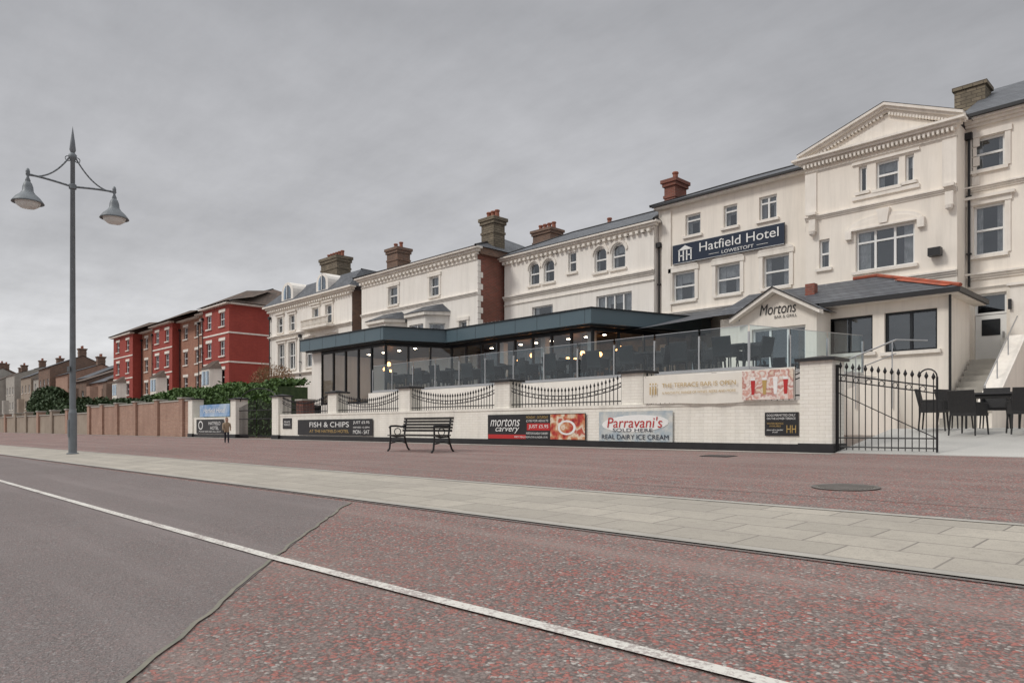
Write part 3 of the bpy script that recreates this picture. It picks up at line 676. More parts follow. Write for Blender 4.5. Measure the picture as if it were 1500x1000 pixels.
h.poly('roof', slate, [(L, 24.62, zb + .14), (ap, 24.62, apz + .06), (ap, 33, apz + .06), (L, 33, zb + .14)], [(R_, 24.62, zb + .14), (ap, 24.62, apz + .06), (ap, 33, apz + .06), (R_, 33, zb + .14)])
cornice(h, cream2, -10.89, -6.22, 25, 7.72, .14, .12, False, 'string_course'); cornice(h, cream2, -10.89, -6.22, 25, 5.15, .18, .14, False, 'string_course')
for x in (-10.75, -6.55):
    h.box('console', cream2, x, x + .3, 24.75, 25, 7.86, 7.95); h.box('console', cream2, x + .04, x + .26, 24.83, 25, 7.3, 7.72); h.lathe('console', cream2, x + .15, 24.85, [(.0, 7.12), (.1, 7.2), (.12, 7.3)], 8)
for x in (-10.89, -6.62): h.box('pilasters', cream2, x + .003, x + .395, 24.95, 25.0, 7.95, 9.35)
h.box('floodlight', black, -6.95, -6.6, 24.7, 24.95, 5.8, 6.05); h.box('floodlight_arm', black, -6.8, -6.7, 24.95, 25, 5.85, 5.95)
ops = [(-6.02, -5.2, 8.5, 9.5), (-6.02, -5.2, 5.85, 7.4), (-6.0, -5.15, 2.45, 4.65), (-3.2, -2.3, 8.5, 9.5), (-3.2, -2.3, 5.85, 7.4), (-3.2, -2.3, 3.0, 4.6), (-.4, .5, 8.5, 9.5), (-.4, .5, 5.85, 7.4)]
facade(h, cream, -6.22, 3, .3, 10.1, ops, 26)
for i, o in enumerate(ops):
    if i == 2:
        window(h, -6.0, -5.15, 4.0, 4.65, 26, 'none', curtains=False, sill=None)
        h.box('door', upvc, -5.98, -5.17, 26.1, 26.16, 2.45, 3.98)
        h.box('door_glass', dark, -5.82, -5.33, 26.085, 26.098, 3.35, 3.85); h.box('door_panel', upvc, -5.82, -5.33, 26.07, 26.098, 2.6, 3.2)
        h.box('door_handle', steel, -5.27, -5.23, 26.04, 26.1, 3.25, 3.45)
    else: window(h, *o, 26, 'sash', trim=True if i in (0, 3, 6) else 'hood')
for z, hh, p in ((9.86, .25, .3), (7.85, .16, .14), (5.1, .2, .16), (4.78, .08, .06)): cornice(h, cream2, -6.22, 3, 26, z, hh, p, False, 'string_course')
h.box('gutter', black, -6.1, 3.2, 25.6, 25.7, 10.1, 10.2)
h.poly('roof', slate, [(-6.3, 25.6, 10.2), (3.3, 25.6, 10.2), (3.3, 29.5, 12.3), (-6.3, 29.5, 12.3)], [(-6.3, 33, 10.2), (3.3, 33, 10.2), (3.3, 29.5, 12.3), (-6.3, 29.5, 12.3)], [(-6.3, 25.6, 10.2), (-6.3, 33, 10.2), (-6.3, 29.5, 12.3)])
h.poly('walls', cream, [(3, 26, .3), (3, 33, .3), (3, 33, 10.1), (3, 26, 10.1)])
h.box('chimney_stack', stone, -7.0, -6.1, 27.8, 28.6, 9, 11.9); h.box('chimney_cap', stone, -7.06, -6.04, 27.74, 28.66, 11.9, 12.02)
pipe(h, -6.12, 25.98, 4.9, 9.5)
for z in [8.05 + .3 * k for k in range(6)]: h.box('quoins', cream2, -6.05, -6.05 + (.12 if int(z * 10) % 2 else .2), 25.955, 26.0, z, z + .27)
h.box('porch_pilaster', cream2, -4.95, -4.5, 25.4, 26, 2.4, 4.7); h.box('porch_pilaster', cream2, -5.02, -4.43, 25.33, 26, 4.7, 4.775)
h.box('wall_lamp', black, -4.98, -4.9, 25.3, 25.38, 4.0, 4.3)
ops = [(-25.2, -24.5, 7.6, 8.7), (-24.2, -23.5, 7.6, 8.7), (-22.6, -22.1, 7.85, 8.8), (-21.0, -20.3, 7.6, 8.7), (-20.0, -19.25, 7.6, 8.7), (-20.9, -18.9, 5.6, 6.5), (-25.0, -23.6, 5.4, 6.5)]
facade(h, ivory, -27.0, -17.74, .3, 9.25, ops, 25.7)
for i, o in enumerate(ops): window(h, *o, 25.7, 'sash' if i < 5 else 'none', cols=4 if i == 5 else 1, arch=i in (0, 1, 3, 4), wall=ivory)
h.poly('walls', ivory, [(-17.74, 25.7, .3), (-17.74, 33, .3), (-17.74, 33, 9.25), (-17.74, 25.7, 9.25)], [(-27, 25.7, .3), (-27, 33, .3), (-27, 33, 9.25), (-27, 25.7, 9.25)])
cornice(h, cream2, -27, -17.74, 25.7, 9.0, .28, .32, True, 'main_cornice', .3); cornice(h, cream2, -27, -17.74, 25.7, 7.05, .2, .16, False, 'string_course'); cornice(h, cream2, -27, -17.74, 25.7, 6.75, .08, .06, False, 'string_course')
for x in [-26.8 + .85 * k for k in range(11)]: h.box('frieze_blocks', cream2, x, x + .12, 25.6, 25.7, 8.9, 9.0)
hip(h, slate, -27.4, -17.5, 25.35, 33, 9.3, 10.9, -25.2, -19.2, 29)
chimney(h, brb, -29.6, -28.2, 30.5, 31.5, 9, 12.1, 4, .3)
chimney(h, brb, -24.9, -24.2, 31, 31.7, 9, 11.6, 1, .2)
# bar extension on terrace
ops = [(-9.0, -7.62, 2.7, 3.78), (-7.3, -5.95, 2.65, 3.78)]
facade(h, cream, -12.5, -5.68, .2, 4.15, ops, 22)
for o in ops: window(h, *o, 22, 'none', frame=dark, cols=2, curtains=False, sill=cream2)
h.poly('walls', cream, [(-5.68, 22, .2), (-5.68, 24.1, .2), (-5.68, 24.1, 4.15), (-5.68, 22, 4.15)], [(-5.68, 24.1, .2), (-6.4, 24.1, .2), (-6.4, 24.1, 4.15), (-5.68, 24.1, 4.15)], [(-6.4, 24.1, .2), (-6.4, 26, .2), (-6.4, 26, 4.15), (-6.4, 24.1, 4.15)])
h.box('fascia', black, -9.0, -5.3, 21.6, 21.68, 4.1, 4.22); h.box('fascia', black, -5.38, -5.3, 21.68, 24.6, 4.1, 4.22); h.box('soffit', cream2, -9.0, -5.38, 21.68, 22, 4.08, 4.15)
h.box('soffit', cream2, -5.68, -5.38, 22, 24.6, 4.08, 4.15)
h.cyl('downpipe', black, (-5.62, 21.92, .5), (-5.62, 21.92, 4.1), .035)
h.poly('extension_roof', slate, [(-12.5, 21.62, 4.23), (-5.3, 21.62, 4.23), (-8.1, 24.0, 5.25), (-12.5, 24.0, 5.25)], [(-5.3, 21.62, 4.23), (-5.3, 24.6, 4.23), (-8.1, 24.0, 5.25)], [(-8.1, 24, 5.25), (-5.3, 24.6, 4.23), (-6.4, 25.9, 4.4), (-9, 25.9, 5.0), (-12.5, 25.9, 5.25), (-12.5, 24, 5.25)])
h.poly('extension_roof', slate, [(-18, 22.0, 4.1), (-12.5, 21.62, 4.23), (-12.5, 26, 5.35), (-18, 26, 5.2)])
h.tube('red_hip_tiles', redtile, [(-8.15, 23.98, 5.28), (-5.3, 21.62, 4.26)], .055, 6); h.tube('red_hip_tiles', redtile, [(-8.15, 24, 5.29), (-8.9, 24, 5.29)], .055, 6)
h.poly('red_tile_course', redtile, [(-7.2, 23.2, 4.96), (-5.45, 21.74, 4.32), (-5.7, 21.72, 4.305), (-7.4, 23.1, 4.90)])
h.box('roof_vent', chb, -9.95, -9.65, 22.8, 23.05, 4.7, 5.1)
px0, px1, pm = -11.35, -8.72, -10.03
ops = [(-10.85, -9.15, 1.95, 3.55)]
facade(h, cream, px0 + .1, px1 - .1, .4, 3.95, ops, 21)
h.pxz('porch_gable', cream, [(px0 + .1, 3.95), (px1 - .1, 3.95), (pm, 4.6)], 21.0, 21.2)
window(h, -10.85, -9.15, 1.95, 3.55, 21, 'none', frame=upvc, cols=3, curtains=False, sill=None)
h.poly('walls', cream, [(px1 - .1, 21, .4), (px1 - .1, 22, .4), (px1 - .1, 22, 3.95), (px1 - .1, 21, 3.95)], [(px0 + .1, 21, .4), (px0 + .1, 22, .4), (px0 + .1, 22, 3.95), (px0 + .1, 21, 3.95)])
for sx in (px0 - .1, px1 + .1):
    h.pxz('bargeboard', cream2, [(sx, 3.92), (pm, 4.72), (pm, 4.6), (sx, 3.8)], 20.7, 20.98)
    h.poly('porch_roof', slate, [(sx, 20.68, 3.93), (pm, 20.68, 4.73), (pm, 23.5, 4.73), (sx, 23.5, 3.93)])
    h.pxz('porch_roof_edge', black, [(sx, 3.945), (pm, 4.755), (pm, 4.725), (sx, 3.922)], 20.66, 20.72)
he = h.done()
text(he, 'Mortons', black, -10.0, 20.98, 4.12, 1.15, .33, 'bar_name_lettering', shear=.25); text(he, 'BAR & GRILL', black, -9.75, 20.98, 3.86, .7, .09, 'bar_name_lettering')
s = B('hotel_sign', (-14.5, 25.8, 7.75)); s.box('board', navy, -16.91, -12.07, 25.86, 25.93, 7.33, 8.14)
s.box('trim', whitep, -16.91, -12.07, 25.85, 25.858, 7.33, 7.345); s.box('trim', whitep, -16.91, -12.07, 25.85, 25.858, 8.125, 8.14)
for x in (-16, -13): s.box('brackets', black, x, x + .1, 25.93, 26, 7.5, 8.0)
yy = 25.84
s.pxz('emblem', whitep, [(-16.65, 7.86), (-15.95, 7.86), (-16.3, 8.05)], yy, yy + .015)
for x in (-16.58, -16.38, -16.22, -16.02): s.box('emblem', whitep, x - .03, x + .03, yy, yy + .015, 7.42, 7.84)
s.box('emblem', whitep, -16.58, -16.38, yy, yy + .014, 7.61, 7.66); s.box('emblem', whitep, -16.22, -16.02, yy, yy + .014, 7.61, 7.66)
e = s.done(); text(e, 'Hatfield Hotel', whitep, -13.95, yy, 7.84, 3.35, .36); text(e, 'LOWESTOFT', whitep, -13.95, yy, 7.48, 1.35, .13)
for a, c in ((-15.2, -14.75), (-13.15, -12.7)): 
    o = bpy.data.meshes.new('rule'); o.from_pydata([(a + 14.5, yy - 25.8, -.275), (c + 14.5, yy - 25.8, -.275), (c + 14.5, yy - 25.8, -.26), (a + 14.5, yy - 25.8, -.26)], [], [(0, 1, 2, 3)]); o.materials.append(whitep)
    q = bpy.data.objects.new('rule', o); q.parent = e; COL.objects.link(q)

# ------------------------------------------------------------------ terrace + steps
t = B('raised_terrace', (-18, 18, 0))
t.pxy('base', ivory, [(-25.7, 16.6), (-8.6, 16.6), (-7.4, 20.8), (-7.4, 21.99), (-25.7, 21.99)], -.05, 1.93)
t.pxy('base', ivory, [(-33, 17.9), (-25.71, 17.9), (-25.71, 25.6), (-33, 25.6)], -.05, 1.6)
t.pxy('deck', timber_floor, [(-25.6, 16.65), (-8.65, 16.65), (-7.45, 20.8), (-7.45, 21.9), (-25.6, 21.9)], 1.931, 1.95)
t.box('planter_wall', wbrick, -25.2, -11.2, 15.15, 15.3, 0, 1.0)
t.done()
def balus(pts, name='glass_balustrade', z0=1.95, z1=3.05):
    g = B(name, (pts[0][0], pts[0][1], z0))
    for p, q in zip(pts, pts[1:]):
        p = Vector(p); q = Vector(q); L = (q - p).length; n = max(1, round(L / 1.45)); ang = math.atan2(q.y - p.y, q.x - p.x); g.frame(p.x, p.y, ang)
        for k in range(n):
            a = L * k / n + .03; c = L * (k + 1) / n - .03
            g.poly('glass_panels', bglass, [(a, 0, z0 + .08), (c, 0, z0 + .08), (c, 0, z1), (a, 0, z1)])
            g.box('glass_edges', steel, a, c, -.012, .012, z1, z1 + .014)
        for k in range(n + 1):
            x = L * k / n; g.box('posts', steel, x - .02, x + .02, -.025, .025, z0 - .2, z0 + .95)
        g.box('base_channel', steel, 0, L, -.03, .03, z0, z0 + .08)
    g.frame(); g.done()
balus([(-25.5, 16.7), (-8.7, 16.7), (-7.5, 20.9)])
st = B('entrance_steps', (-5.1, 22, 0))
n = 12
for i in range(n): st.box('treads', conc, -5.6, -4.66, 20.6 + i * .285, 24.05, .4 + .17 * i, .4 + .17 * (i + 1) - .002)
st.box('landing', conc, -6.35, -4.2, 24.12, 26, .3, 2.42)
st.pyz('cheek_wall', cream, [(20.4, .3), (20.4, .9), (24.0, 3.0), (25.3, 3.0), (25.3, .3)], -4.64, -4.34)
st.pyz('cheek_cap', cream2, [(20.35, .9), (20.35, .98), (24.0, 3.08), (25.3, 3.08), (25.3, 3.001), (24, 3.001)], -4.69, -4.29)
for x in (-4.5,):
    st.tube('handrail', steel, [(x, 20.4, 1.5), (x, 24.0, 3.6)], .02)
    for y in (20.5, 21.7, 22.9): st.cyl('handrail_posts', steel, (x, y, .8), (x, y, 1.5 + (y - 20.4) * .58), .015)
st.done()
rp = B('access_ramp', (-6.5, 19.5, 0))
rp.pxz('ramp_wall', cream, [(-8.4, .3), (-8.4, 1.2), (-6.3, 2.0), (-6.3, .3)], 19.9, 20.1)
rp.tube('handrail', steel, [(-8.4, 19.85, 2.0), (-6.3, 19.85, 2.75), (-5.8, 20.6, 2.75)], .02); rp.tube('handrail', steel, [(-8.4, 19.85, 1.65), (-6.3, 19.85, 2.4)], .014)
for x in (-8.3, -7.3, -6.4): rp.cyl('handrail_posts', steel, (x, 19.85, 1.0), (x, 19.85, 2.0 + (x + 8.4) * .357), .015)
rp.done()

# ------------------------------------------------------------------ restaurant extension
r = B('restaurant_pavilion', (-24, 21, 1.6))
poly = [(-32.9, 17.3), (-25.8, 17.4), (-24.8, 20.0), (-16.5, 20.0), (-15.0, 25.0), (-15.0, 25.68), (-32.9, 25.68)]
r.pxy('roof_slab', char, poly, 4.26, 4.80)
r.pxy('roof_lip', dark, [(a * 1.0 + dx, c + dy) for (a, c), (dx, dy) in zip(poly, ((-.05, -.05), (.05, -.05), (.05, -.05), (.05, -.05), (.05, 0), (.05, 0), (-.05, 0)))], 4.801, 4.84)
r.pxy('soffit', dark, [(-32.7, 17.5), (-26, 17.6), (-25, 20.2), (-16.7, 20.2), (-15.2, 25), (-15.2, 25.6), (-32.7, 25.6)], 4.2, 4.259)
x = -32
while x < -25.9: r.box('cladding_joints', dark, x, x + .012, 17.3 + (x + 32.9) * .014 - .004, 17.32 + (x + 32.9) * .014, 4.27, 4.795); x += 1.2
x = -24
while x < -16.6: r.box('cladding_joints', dark, x, x + .012, 19.996, 20.01, 4.27, 4.795); x += 1.2
def glazing(p, q, z0, z1, n):
    p = Vector(p); q = Vector(q); L = (q - p).length; ang = math.atan2(q.y - p.y, q.x - p.x); r.frame(p.x, p.y, ang)
    for k in range(n + 1):
        x = L * k / n; r.box('mullions', dark, x - .04, x + .04, -.05, .05, z0, z1)
    r.box('mullions', dark, 0, L, -.04, .04, z0, z0 + .1); r.box('mullions', dark, 0, L, -.04, .04, z1 - .12, z1)
    r.poly('glazing', pglass, [(0, 0, z0), (L, 0, z0), (L, 0, z1), (0, 0, z1)])
    r.frame()
glazing((-31.9, 17.95), (-26.4, 17.95), 1.6, 4.2, 5); glazing((-26.4, 17.95), (-25.2, 20.7), 1.6, 4.2, 3)
glazing((-25.2, 20.7), (-17.0, 20.7), 1.95, 4.2, 8); glazing((-17.0, 20.7), (-15.7, 25.3), 1.95, 4.2, 4)
r.box('end_wall', ivory, -32.85, -31.9, 17.9, 18.5, 0, 4.2); r.box('end_wall', ivory, -32.85, -32.6, 18.5, 25.6, 0, 4.2)
r.box('entrance_wall', ivory, -31.9, -26.4, 17.87, 18.1, 0, 1.59)
r.box('back_wall', inter2, -32.5, -15.5, 25.0, 25.1, 1.6, 4.2); r.box('floor', timber_floor, -25.1, -15.8, 20.75, 25.0, 1.951, 1.96)
for x in (-23, -20.5, -18): r.box('column', ivory, x, x + .25, 21.6, 21.85, 1.96, 4.2)
r.box('bar_counter', brb, -23.5, -17.5, 23.5, 24.1, 1.96, 3.05)
for k in range(8): r.box('wall_panels', ivory if k % 2 else char, -24.6 + k * 1.1, -23.8 + k * 1.1, 24.9, 24.99, 2.2, 3.9)
for i, (x, y) in enumerate(((-24, 21.9), (-22.6, 22.4), (-21.2, 21.8), (-19.9, 22.6), (-18.5, 21.9), (-17.6, 23.0), (-29.5, 20), (-28, 19.2), (-16.9, 22.2), (-23.3, 23.6), (-20.6, 23.9), (-18.9, 23.5), (-30.5, 21))):
    z = 3.25 + .1 * (i % 3); r.lathe('pendant_lamps', glow, x, y, [(0, z), (.07, z + .03), (.10, z + .10), (.07, z + .18), (0, z + .21)], 12); r.cyl('pendant_cords', black, (x, y, z + .2), (x, y, 4.2), .008, .008, 4)
for k in range(9): r.lathe('ceiling_spots', spot, -24.6 + k * .95, 22.6, [(0, 4.19), (.08, 4.19), (.08, 4.199)], 10)
for k in range(4): r.lathe('ceiling_spots', spot, -31.2 + k * 1.3, 20.2, [(0, 4.19), (.08, 4.19), (.08, 4.199)], 10)
r.poly('rooflight', upvc, [(-27.5, 23, 4.86), (-25.5, 23, 5.4), (-23.5, 23, 4.86)]); r.poly('rooflight', wglass, [(-27.5, 22.9, 4.9), (-25.5, 22.9, 5.4), (-25.5, 25.5, 5.4), (-27.5, 25.5, 4.9)])
for k in range(9): r.cyl('rooflight_cresting', upvc, (-26.6 + k * .27, 22.95, 5.1), (-26.6 + k * .27, 22.95, 5.5), .02, .02, 4)
r.done(('pendant_lamps',))

# ------------------------------------------------------------------ chairs and tables
c = B('patio_chair')
c.box('seat', rattan, -.25, .25, -.25, .23, .40, .46); 
c.pyz('back', rattan, [(.19, .46), (.23, .46), (.33, .90), (.29, .91)], -.25, .25)
for x in (-.25, .22):
    c.box('arm', rattan, x, x + .04, -.24, .24, .63, .67); c.box('side', rattan, x + .005, x + .03, -.2, .2, .46, .63)
    for y in (-.24, .2): c.cyl('leg', rattan, (x + .02, y + .02, .41), (x + .02 + (.02 if x > 0 else -.02), y + .02 + (.03 if y > 0 else -.03), 0), .02, .015, 6)
    c.cyl('arm_post', rattan, (x + .02, -.22, .45), (x + .02, -.22, .64), .018)
chair = c.mesh()
c = B('patio_table'); c.box('top', tablet, -.45, .45, -.4, .4, .71, .75)
for x in (-.4, .4):
    for y in (-.35, .35): c.cyl('leg', rattan, (x, y, .71), (x, y, 0), .022)
c.box('apron', rattan, -.41, .41, -.36, .36, .65, .709)
table = c.mesh()
c = B('pub_table'); c.lathe('top', tablet, 0, 0, [(0, .74), (.38, .74), (.38, .71), (0, .71)], 20); c.cyl('stem', steel, (0, 0, .02), (0, 0, .71), .03); c.lathe('foot', steel, 0, 0, [(0, .03), (.24, .01), (.24, 0)], 16); pub = c.mesh()
pz = .475
put(table, 'patio_table', (-3.75, 17.7, pz)); put(table, 'patio_table', (-2.7, 18.6, pz))
for x, y, a in ((-4.75, 17.3, 1.7), (-3.95, 16.7, 2.9), (-3.05, 16.9, 3.5), (-3.9, 18.6, .1), (-4.7, 18.7, 1.2), (-2.3, 17.6, -1.5), (-3.3, 19.4, 0)):
    put(chair, 'patio_chair', (x, y, .012 + (y - 14.45) * .145 if y < 17.6 else .478), a)
for i in range(11):
    x = -24.6 + i * 1.5; y = 17.7 + .3 * (i % 2)
    put(pub if i % 2 else table, 'terrace_table', (x, y, 1.95))
    for dx, dy, a in ((-.62, 0, 1.57), (.62, .05, -1.57), (0, .7, 0), (.05, -.62, 3.1)): put(chair, 'terrace_chair', (x + dx, y + dy, 1.95), a + random.uniform(-.35, .35))
for i in range(6):
    x = -23.9 + i * 1.3; put(pub, 'restaurant_table', (x, 21.6 + .3 * (i % 2), 1.962)); put(chair, 'restaurant_chair', (x + .55, 21.7, 1.962), -1.4)

# ------------------------------------------------------------------ cream townhouse
t = B('cream_townhouse', (-32, 24, 0))
ops = [(-35.0, -34.1, 7.6, 8.65), (-31.1, -30.3, 7.6, 8.65), (-37.4, -36.9, 4.2, 6.2), (-28.6, -28.0, 4.2, 6)]
facade(t, ivory, -37.9, -27.2, 0, 9.3, ops, 24)
for o in ops: window(t, *o, 24, 'sash', trim=True)
cornice(t, cream2, -37.9, -27.2, 24, 9.25, .35, .35, True, 'main_cornice', .35); cornice(t, cream2, -37.9, -27.2, 24, 7.2, .16, .12, False, 'string_course'); cornice(t, cream2, -37.9, -27.2, 24, 8.95, .07, .06, False, 'string_course')
t.poly('side_wall', chb, [(-27.2, 24, 0), (-27.2, 33, 0), (-27.2, 33, 9.3), (-27.2, 24, 9.3)]); t.poly('side_wall', ivory, [(-37.9, 24, 0), (-37.9, 33, 0), (-37.9, 33, 9.3), (-37.9, 24, 9.3)])
z = 4.8
while z < 9:
    t.box('quoins', ivory, -27.203, -27.16, 24, 24.35 if int(z * 10) % 6 < 3 else 24.2, z, z + .28); z += .3
t.box('side_cornice', brb, -27.2, -26.98, 24.02, 33, 9.26, 9.6)
hip(t, slate, -38.3, -26.9, 23.6, 33, 9.61, 11.2, -34.5, -29.5, 28)
chimney(t, stone, -28.35, -27.4, 25.3, 26.1, 9.3, 11.5, 3, .35)
for (a, c) in ((-36.3, -33.2), (-32.5, -29.5)):
    y0 = 23.0; pts = [(a, 24), (a + .7, y0), (c - .7, y0), (c, 24)]
    for p, q, n2 in ((pts[0], pts[1], 1), (pts[1], pts[2], 2), (pts[2], pts[3], 1)):
        L = math.dist(p, q); ang = math.atan2(q[1] - p[1], q[0] - p[0]); t.frame(p[0], p[1], ang)
        o = (.18, L - .18, 4.2, 6.0); facade(t, ivory, 0, L, 0, 6.5, [o]); window(t, *o, 0, 'sash', cols=n2); t.frame()
    t.pxy('bay_cornice', cream2, [(a - .15, 24), (a + .6, y0 - .15), (c - .6, y0 - .15), (c + .15, 24)], 6.42, 6.6)
    A = [(a - .2, 24, 6.61), (a + .58, y0 - .2, 6.61), (c - .58, y0 - .2, 6.61), (c + .2, 24, 6.61)]; U = [(a + .5, 24, 7.1), (a + .9, 23.9, 7.1), (c - .9, 23.9, 7.1), (c - .5, 24, 7.1)]
    t.poly('bay_roof', slate, [A[0], A[1], U[1], U[0]], [A[1], A[2], U[2], U[1]], [A[2], A[3], U[3], U[2]], U)
pipe(t, -33.0, 23.97, 4, 6.4)
t.done()

# ------------------------------------------------------------------ ornate villa
v = B('ornate_villa', (-45, 24, 0))
ops = [(-48.9, -47.9, 4.6, 6.5), (-47.3, -46.3, 4.6, 6.5), (-44.8, -43.9, 4.6, 6.4), (-42, -41, 4.6, 6.4), (-49, -48.2, 7.3, 8.4), (-47.2, -46.4, 7.3, 8.4), (-43.9, -43.1, 7.3, 8.5), (-42.2, -41.4, 7.3, 8.5), (-49, -46.5, 1.5, 3.6)]
facade(v, ivory, -50.3, -39.0, 0, 9.1, ops, 24)
for i, o in enumerate(ops): window(v, *o, 24, 'sash', trim='hood' if i < 8 else True, cols=2 if i < 2 or i == 8 else 1)
v.poly('side_wall', brb, [(-39, 24, 0), (-39, 33, 0), (-39, 33, 9.1), (-39, 24, 9.1)]); v.poly('side_wall', ivory, [(-50.3, 24, 0), (-50.3, 33, 0), (-50.3, 33, 9.1), (-50.3, 24, 9.1)])
cornice(v, cream2, -50.3, -39, 24, 8.95, .35, .4, True, 'main_cornice', .3); cornice(v, cream2, -50.3, -39, 24, 6.9, .2, .2, False, 'string_course'); cornice(v, cream2, -50.3, -39, 24, 4.1, .2, .2, False, 'string_course')
v.box('balcony', cream2, -44.4, -40.9, 23.3, 24, 7.0, 7.15)
for x in [-44.35 + .17 * k for k in range(21)]: v.lathe('balusters', cream2, x, 23.38, [(.04, 7.15), (.06, 7.3), (.03, 7.5), (.05, 7.6)], 6)
v.box('balcony_rail', cream2, -44.4, -40.9, 23.3, 23.46, 7.6, 7.68)
v.poly('mansard', slate, [(-50.6, 23.6, 9.31), (-38.7, 23.6, 9.31), (-39.5, 25.0, 10.6), (-49.8, 25.0, 10.6)], [(-38.7, 23.6, 9.31), (-38.7, 33, 9.31), (-39.5, 32, 10.6), (-39.5, 25, 10.6)], [(-50.6, 23.6, 9.31), (-50.6, 33, 9.31), (-49.8, 32, 10.6), (-49.8, 25, 10.6)])
hip(v, slate, -49.8, -39.5, 25, 32, 10.6, 11.2, -47, -42, 28.5)
for a, c in ((-47.9, -46.2), (-43.0, -41.5)):
    m = (a + c) / 2; W = (c - a) / 2
    pts = [(a, 9.32), (c, 9.32)] + [(m + W * math.cos(k * math.pi / 10), 9.95 + W * .85 * math.sin(k * math.pi / 10)) for k in range(11)]
    v.pxz('dormer', ivory, pts, 23.75, 25.4); inn = [(m + (p - m) * .62, 9.5 + (q - 9.32) * .72) for p, q in pts]
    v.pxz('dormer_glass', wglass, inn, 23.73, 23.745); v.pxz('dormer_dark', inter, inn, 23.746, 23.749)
    v.box('dormer_bars', upvc, m - .03, m + .03, 23.70, 23.73, 9.5, 10.6)
chimney(v, stone, -46.4, -44.2, 26, 27.1, 9.5, 12.5, 6, .4)
chimney(v, brb, -39.6, -38.4, 27, 28, 8.5, 12.2, 2, .35)
pipe(v, -50.1, 23.97, 1, 8.4); pipe(v, -45.5, 23.97, 4, 6.7)
v.done()

# ------------------------------------------------------------------ red brick apartments
a = B('red_brick_apartments', (-70, 24, 0))
secs = [(-86.6, -80.0, 23.4, redb), (-80.0, -74.6, 24.3, orb), (-74.6, -69.2, 23.6, redb), (-69.2, -63.6, 24.3, orb), (-63.6, -60.9, 23.9, orb), (-60.9, -55.6, 23.2, redb)]
for k, (x0, x1, y, m) in enumerate(secs):
    W = x1 - x0; ops = []
    for i in range(2):
        cx = x0 + W * (i + .5) / 2
        for z0, z1 in ((8.55, 9.65), (6.2, 7.4), (3.9, 5.1), (1.5, 2.7)): ops.append((cx - .48, cx + .48, z0, z1))
    facade(a, m, x0, x1, 0, 10.15, ops, y)
    for o in ops:
        window(a, *o, y, 'sash', cols=1, sill=cream2); a.box('lintels', cream2, o[0] - .15, o[1] + .15, y - .03, y + .01, o[3] + .002, o[3] + .24)
    ny = secs[k + 1][2] if k < 5 else 34
    if ny > y: a.poly('walls', m, [(x1, y, 0), (x1, ny, 0), (x1, ny, 10.15), (x1, y, 10.15)])
    py = secs[k - 1][2] if k else 34
    if py > y: a.poly('walls', m, [(x0, y, 0), (x0, py, 0), (x0, py, 10.15), (x0, y, 10.15)])
    a.box('eaves', cream2, x0 - .2 + .01 * k, x1 + .2, y - .35, y + .1, 10.15 + .004 * k, 10.29)
    if m is redb:
        for z in (5.6, 7.9): a.box('string_course', cream2, x0, x1, y - .04, y + .01, z, z + .12)
        m2 = (x0 + x1) / 2
        a.pxy('bay', cream2, [(m2 - 1.3, y), (m2 - .8, y - .8), (m2 + .8, y - .8), (m2 + 1.3, y)], 0, 5.2)
        a.poly('bay_roof', btile, [(m2 - 1.4, y, 5.2), (m2 - .85, y - .9, 5.2), (m2 - .6, y, 5.9)], [(m2 - .85, y - .9, 5.2), (m2 + .85, y - .9, 5.2), (m2 + .6, y, 5.9), (m2 - .6, y, 5.9)], [(m2 + .85, y - .9, 5.2), (m2 + 1.4, y, 5.2), (m2 + .6, y, 5.9)])
        for xx in (m2 - .7, m2 + .05):
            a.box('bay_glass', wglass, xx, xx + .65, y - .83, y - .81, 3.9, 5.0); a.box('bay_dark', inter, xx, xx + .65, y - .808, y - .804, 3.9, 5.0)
for k in range(1, 6): pipe(a, secs[k][0] + .15, secs[k][2] - .02, .3, 9.4)
for z in (5.6, 7.9): a.box('side_string_course', cream2, -55.6, -55.56, 23.2, 34, z, z + .12)
a.box('side_eaves', cream2, -55.6, -55.25, 23.2, 34, 10.155, 10.285)
hip(a, btile, -87, -55.1, 23.0, 34.5, 10.33, 12.6, -83, -59.5, 28.7)
for x0, x1, y, m in (secs[0], secs[2], secs[5]):
    mm = (x0 + x1) / 2
    a.poly('roof_hips', btile, [(x0 - .35, y - .45, 10.35), (x1 + .35, y - .45, 10.35), (mm, y + 2.6, 11.9)], [(x1 + .35, y - .45, 10.35), (x1 + .35, 25, 10.9), (mm, 28, 12.2), (mm, y + 2.6, 11.9)], [(x0 - .35, y - .45, 10.35), (x0 - .35, 25, 10.9), (mm, 28, 12.2), (mm, y + 2.6, 11.9)])
a.done()

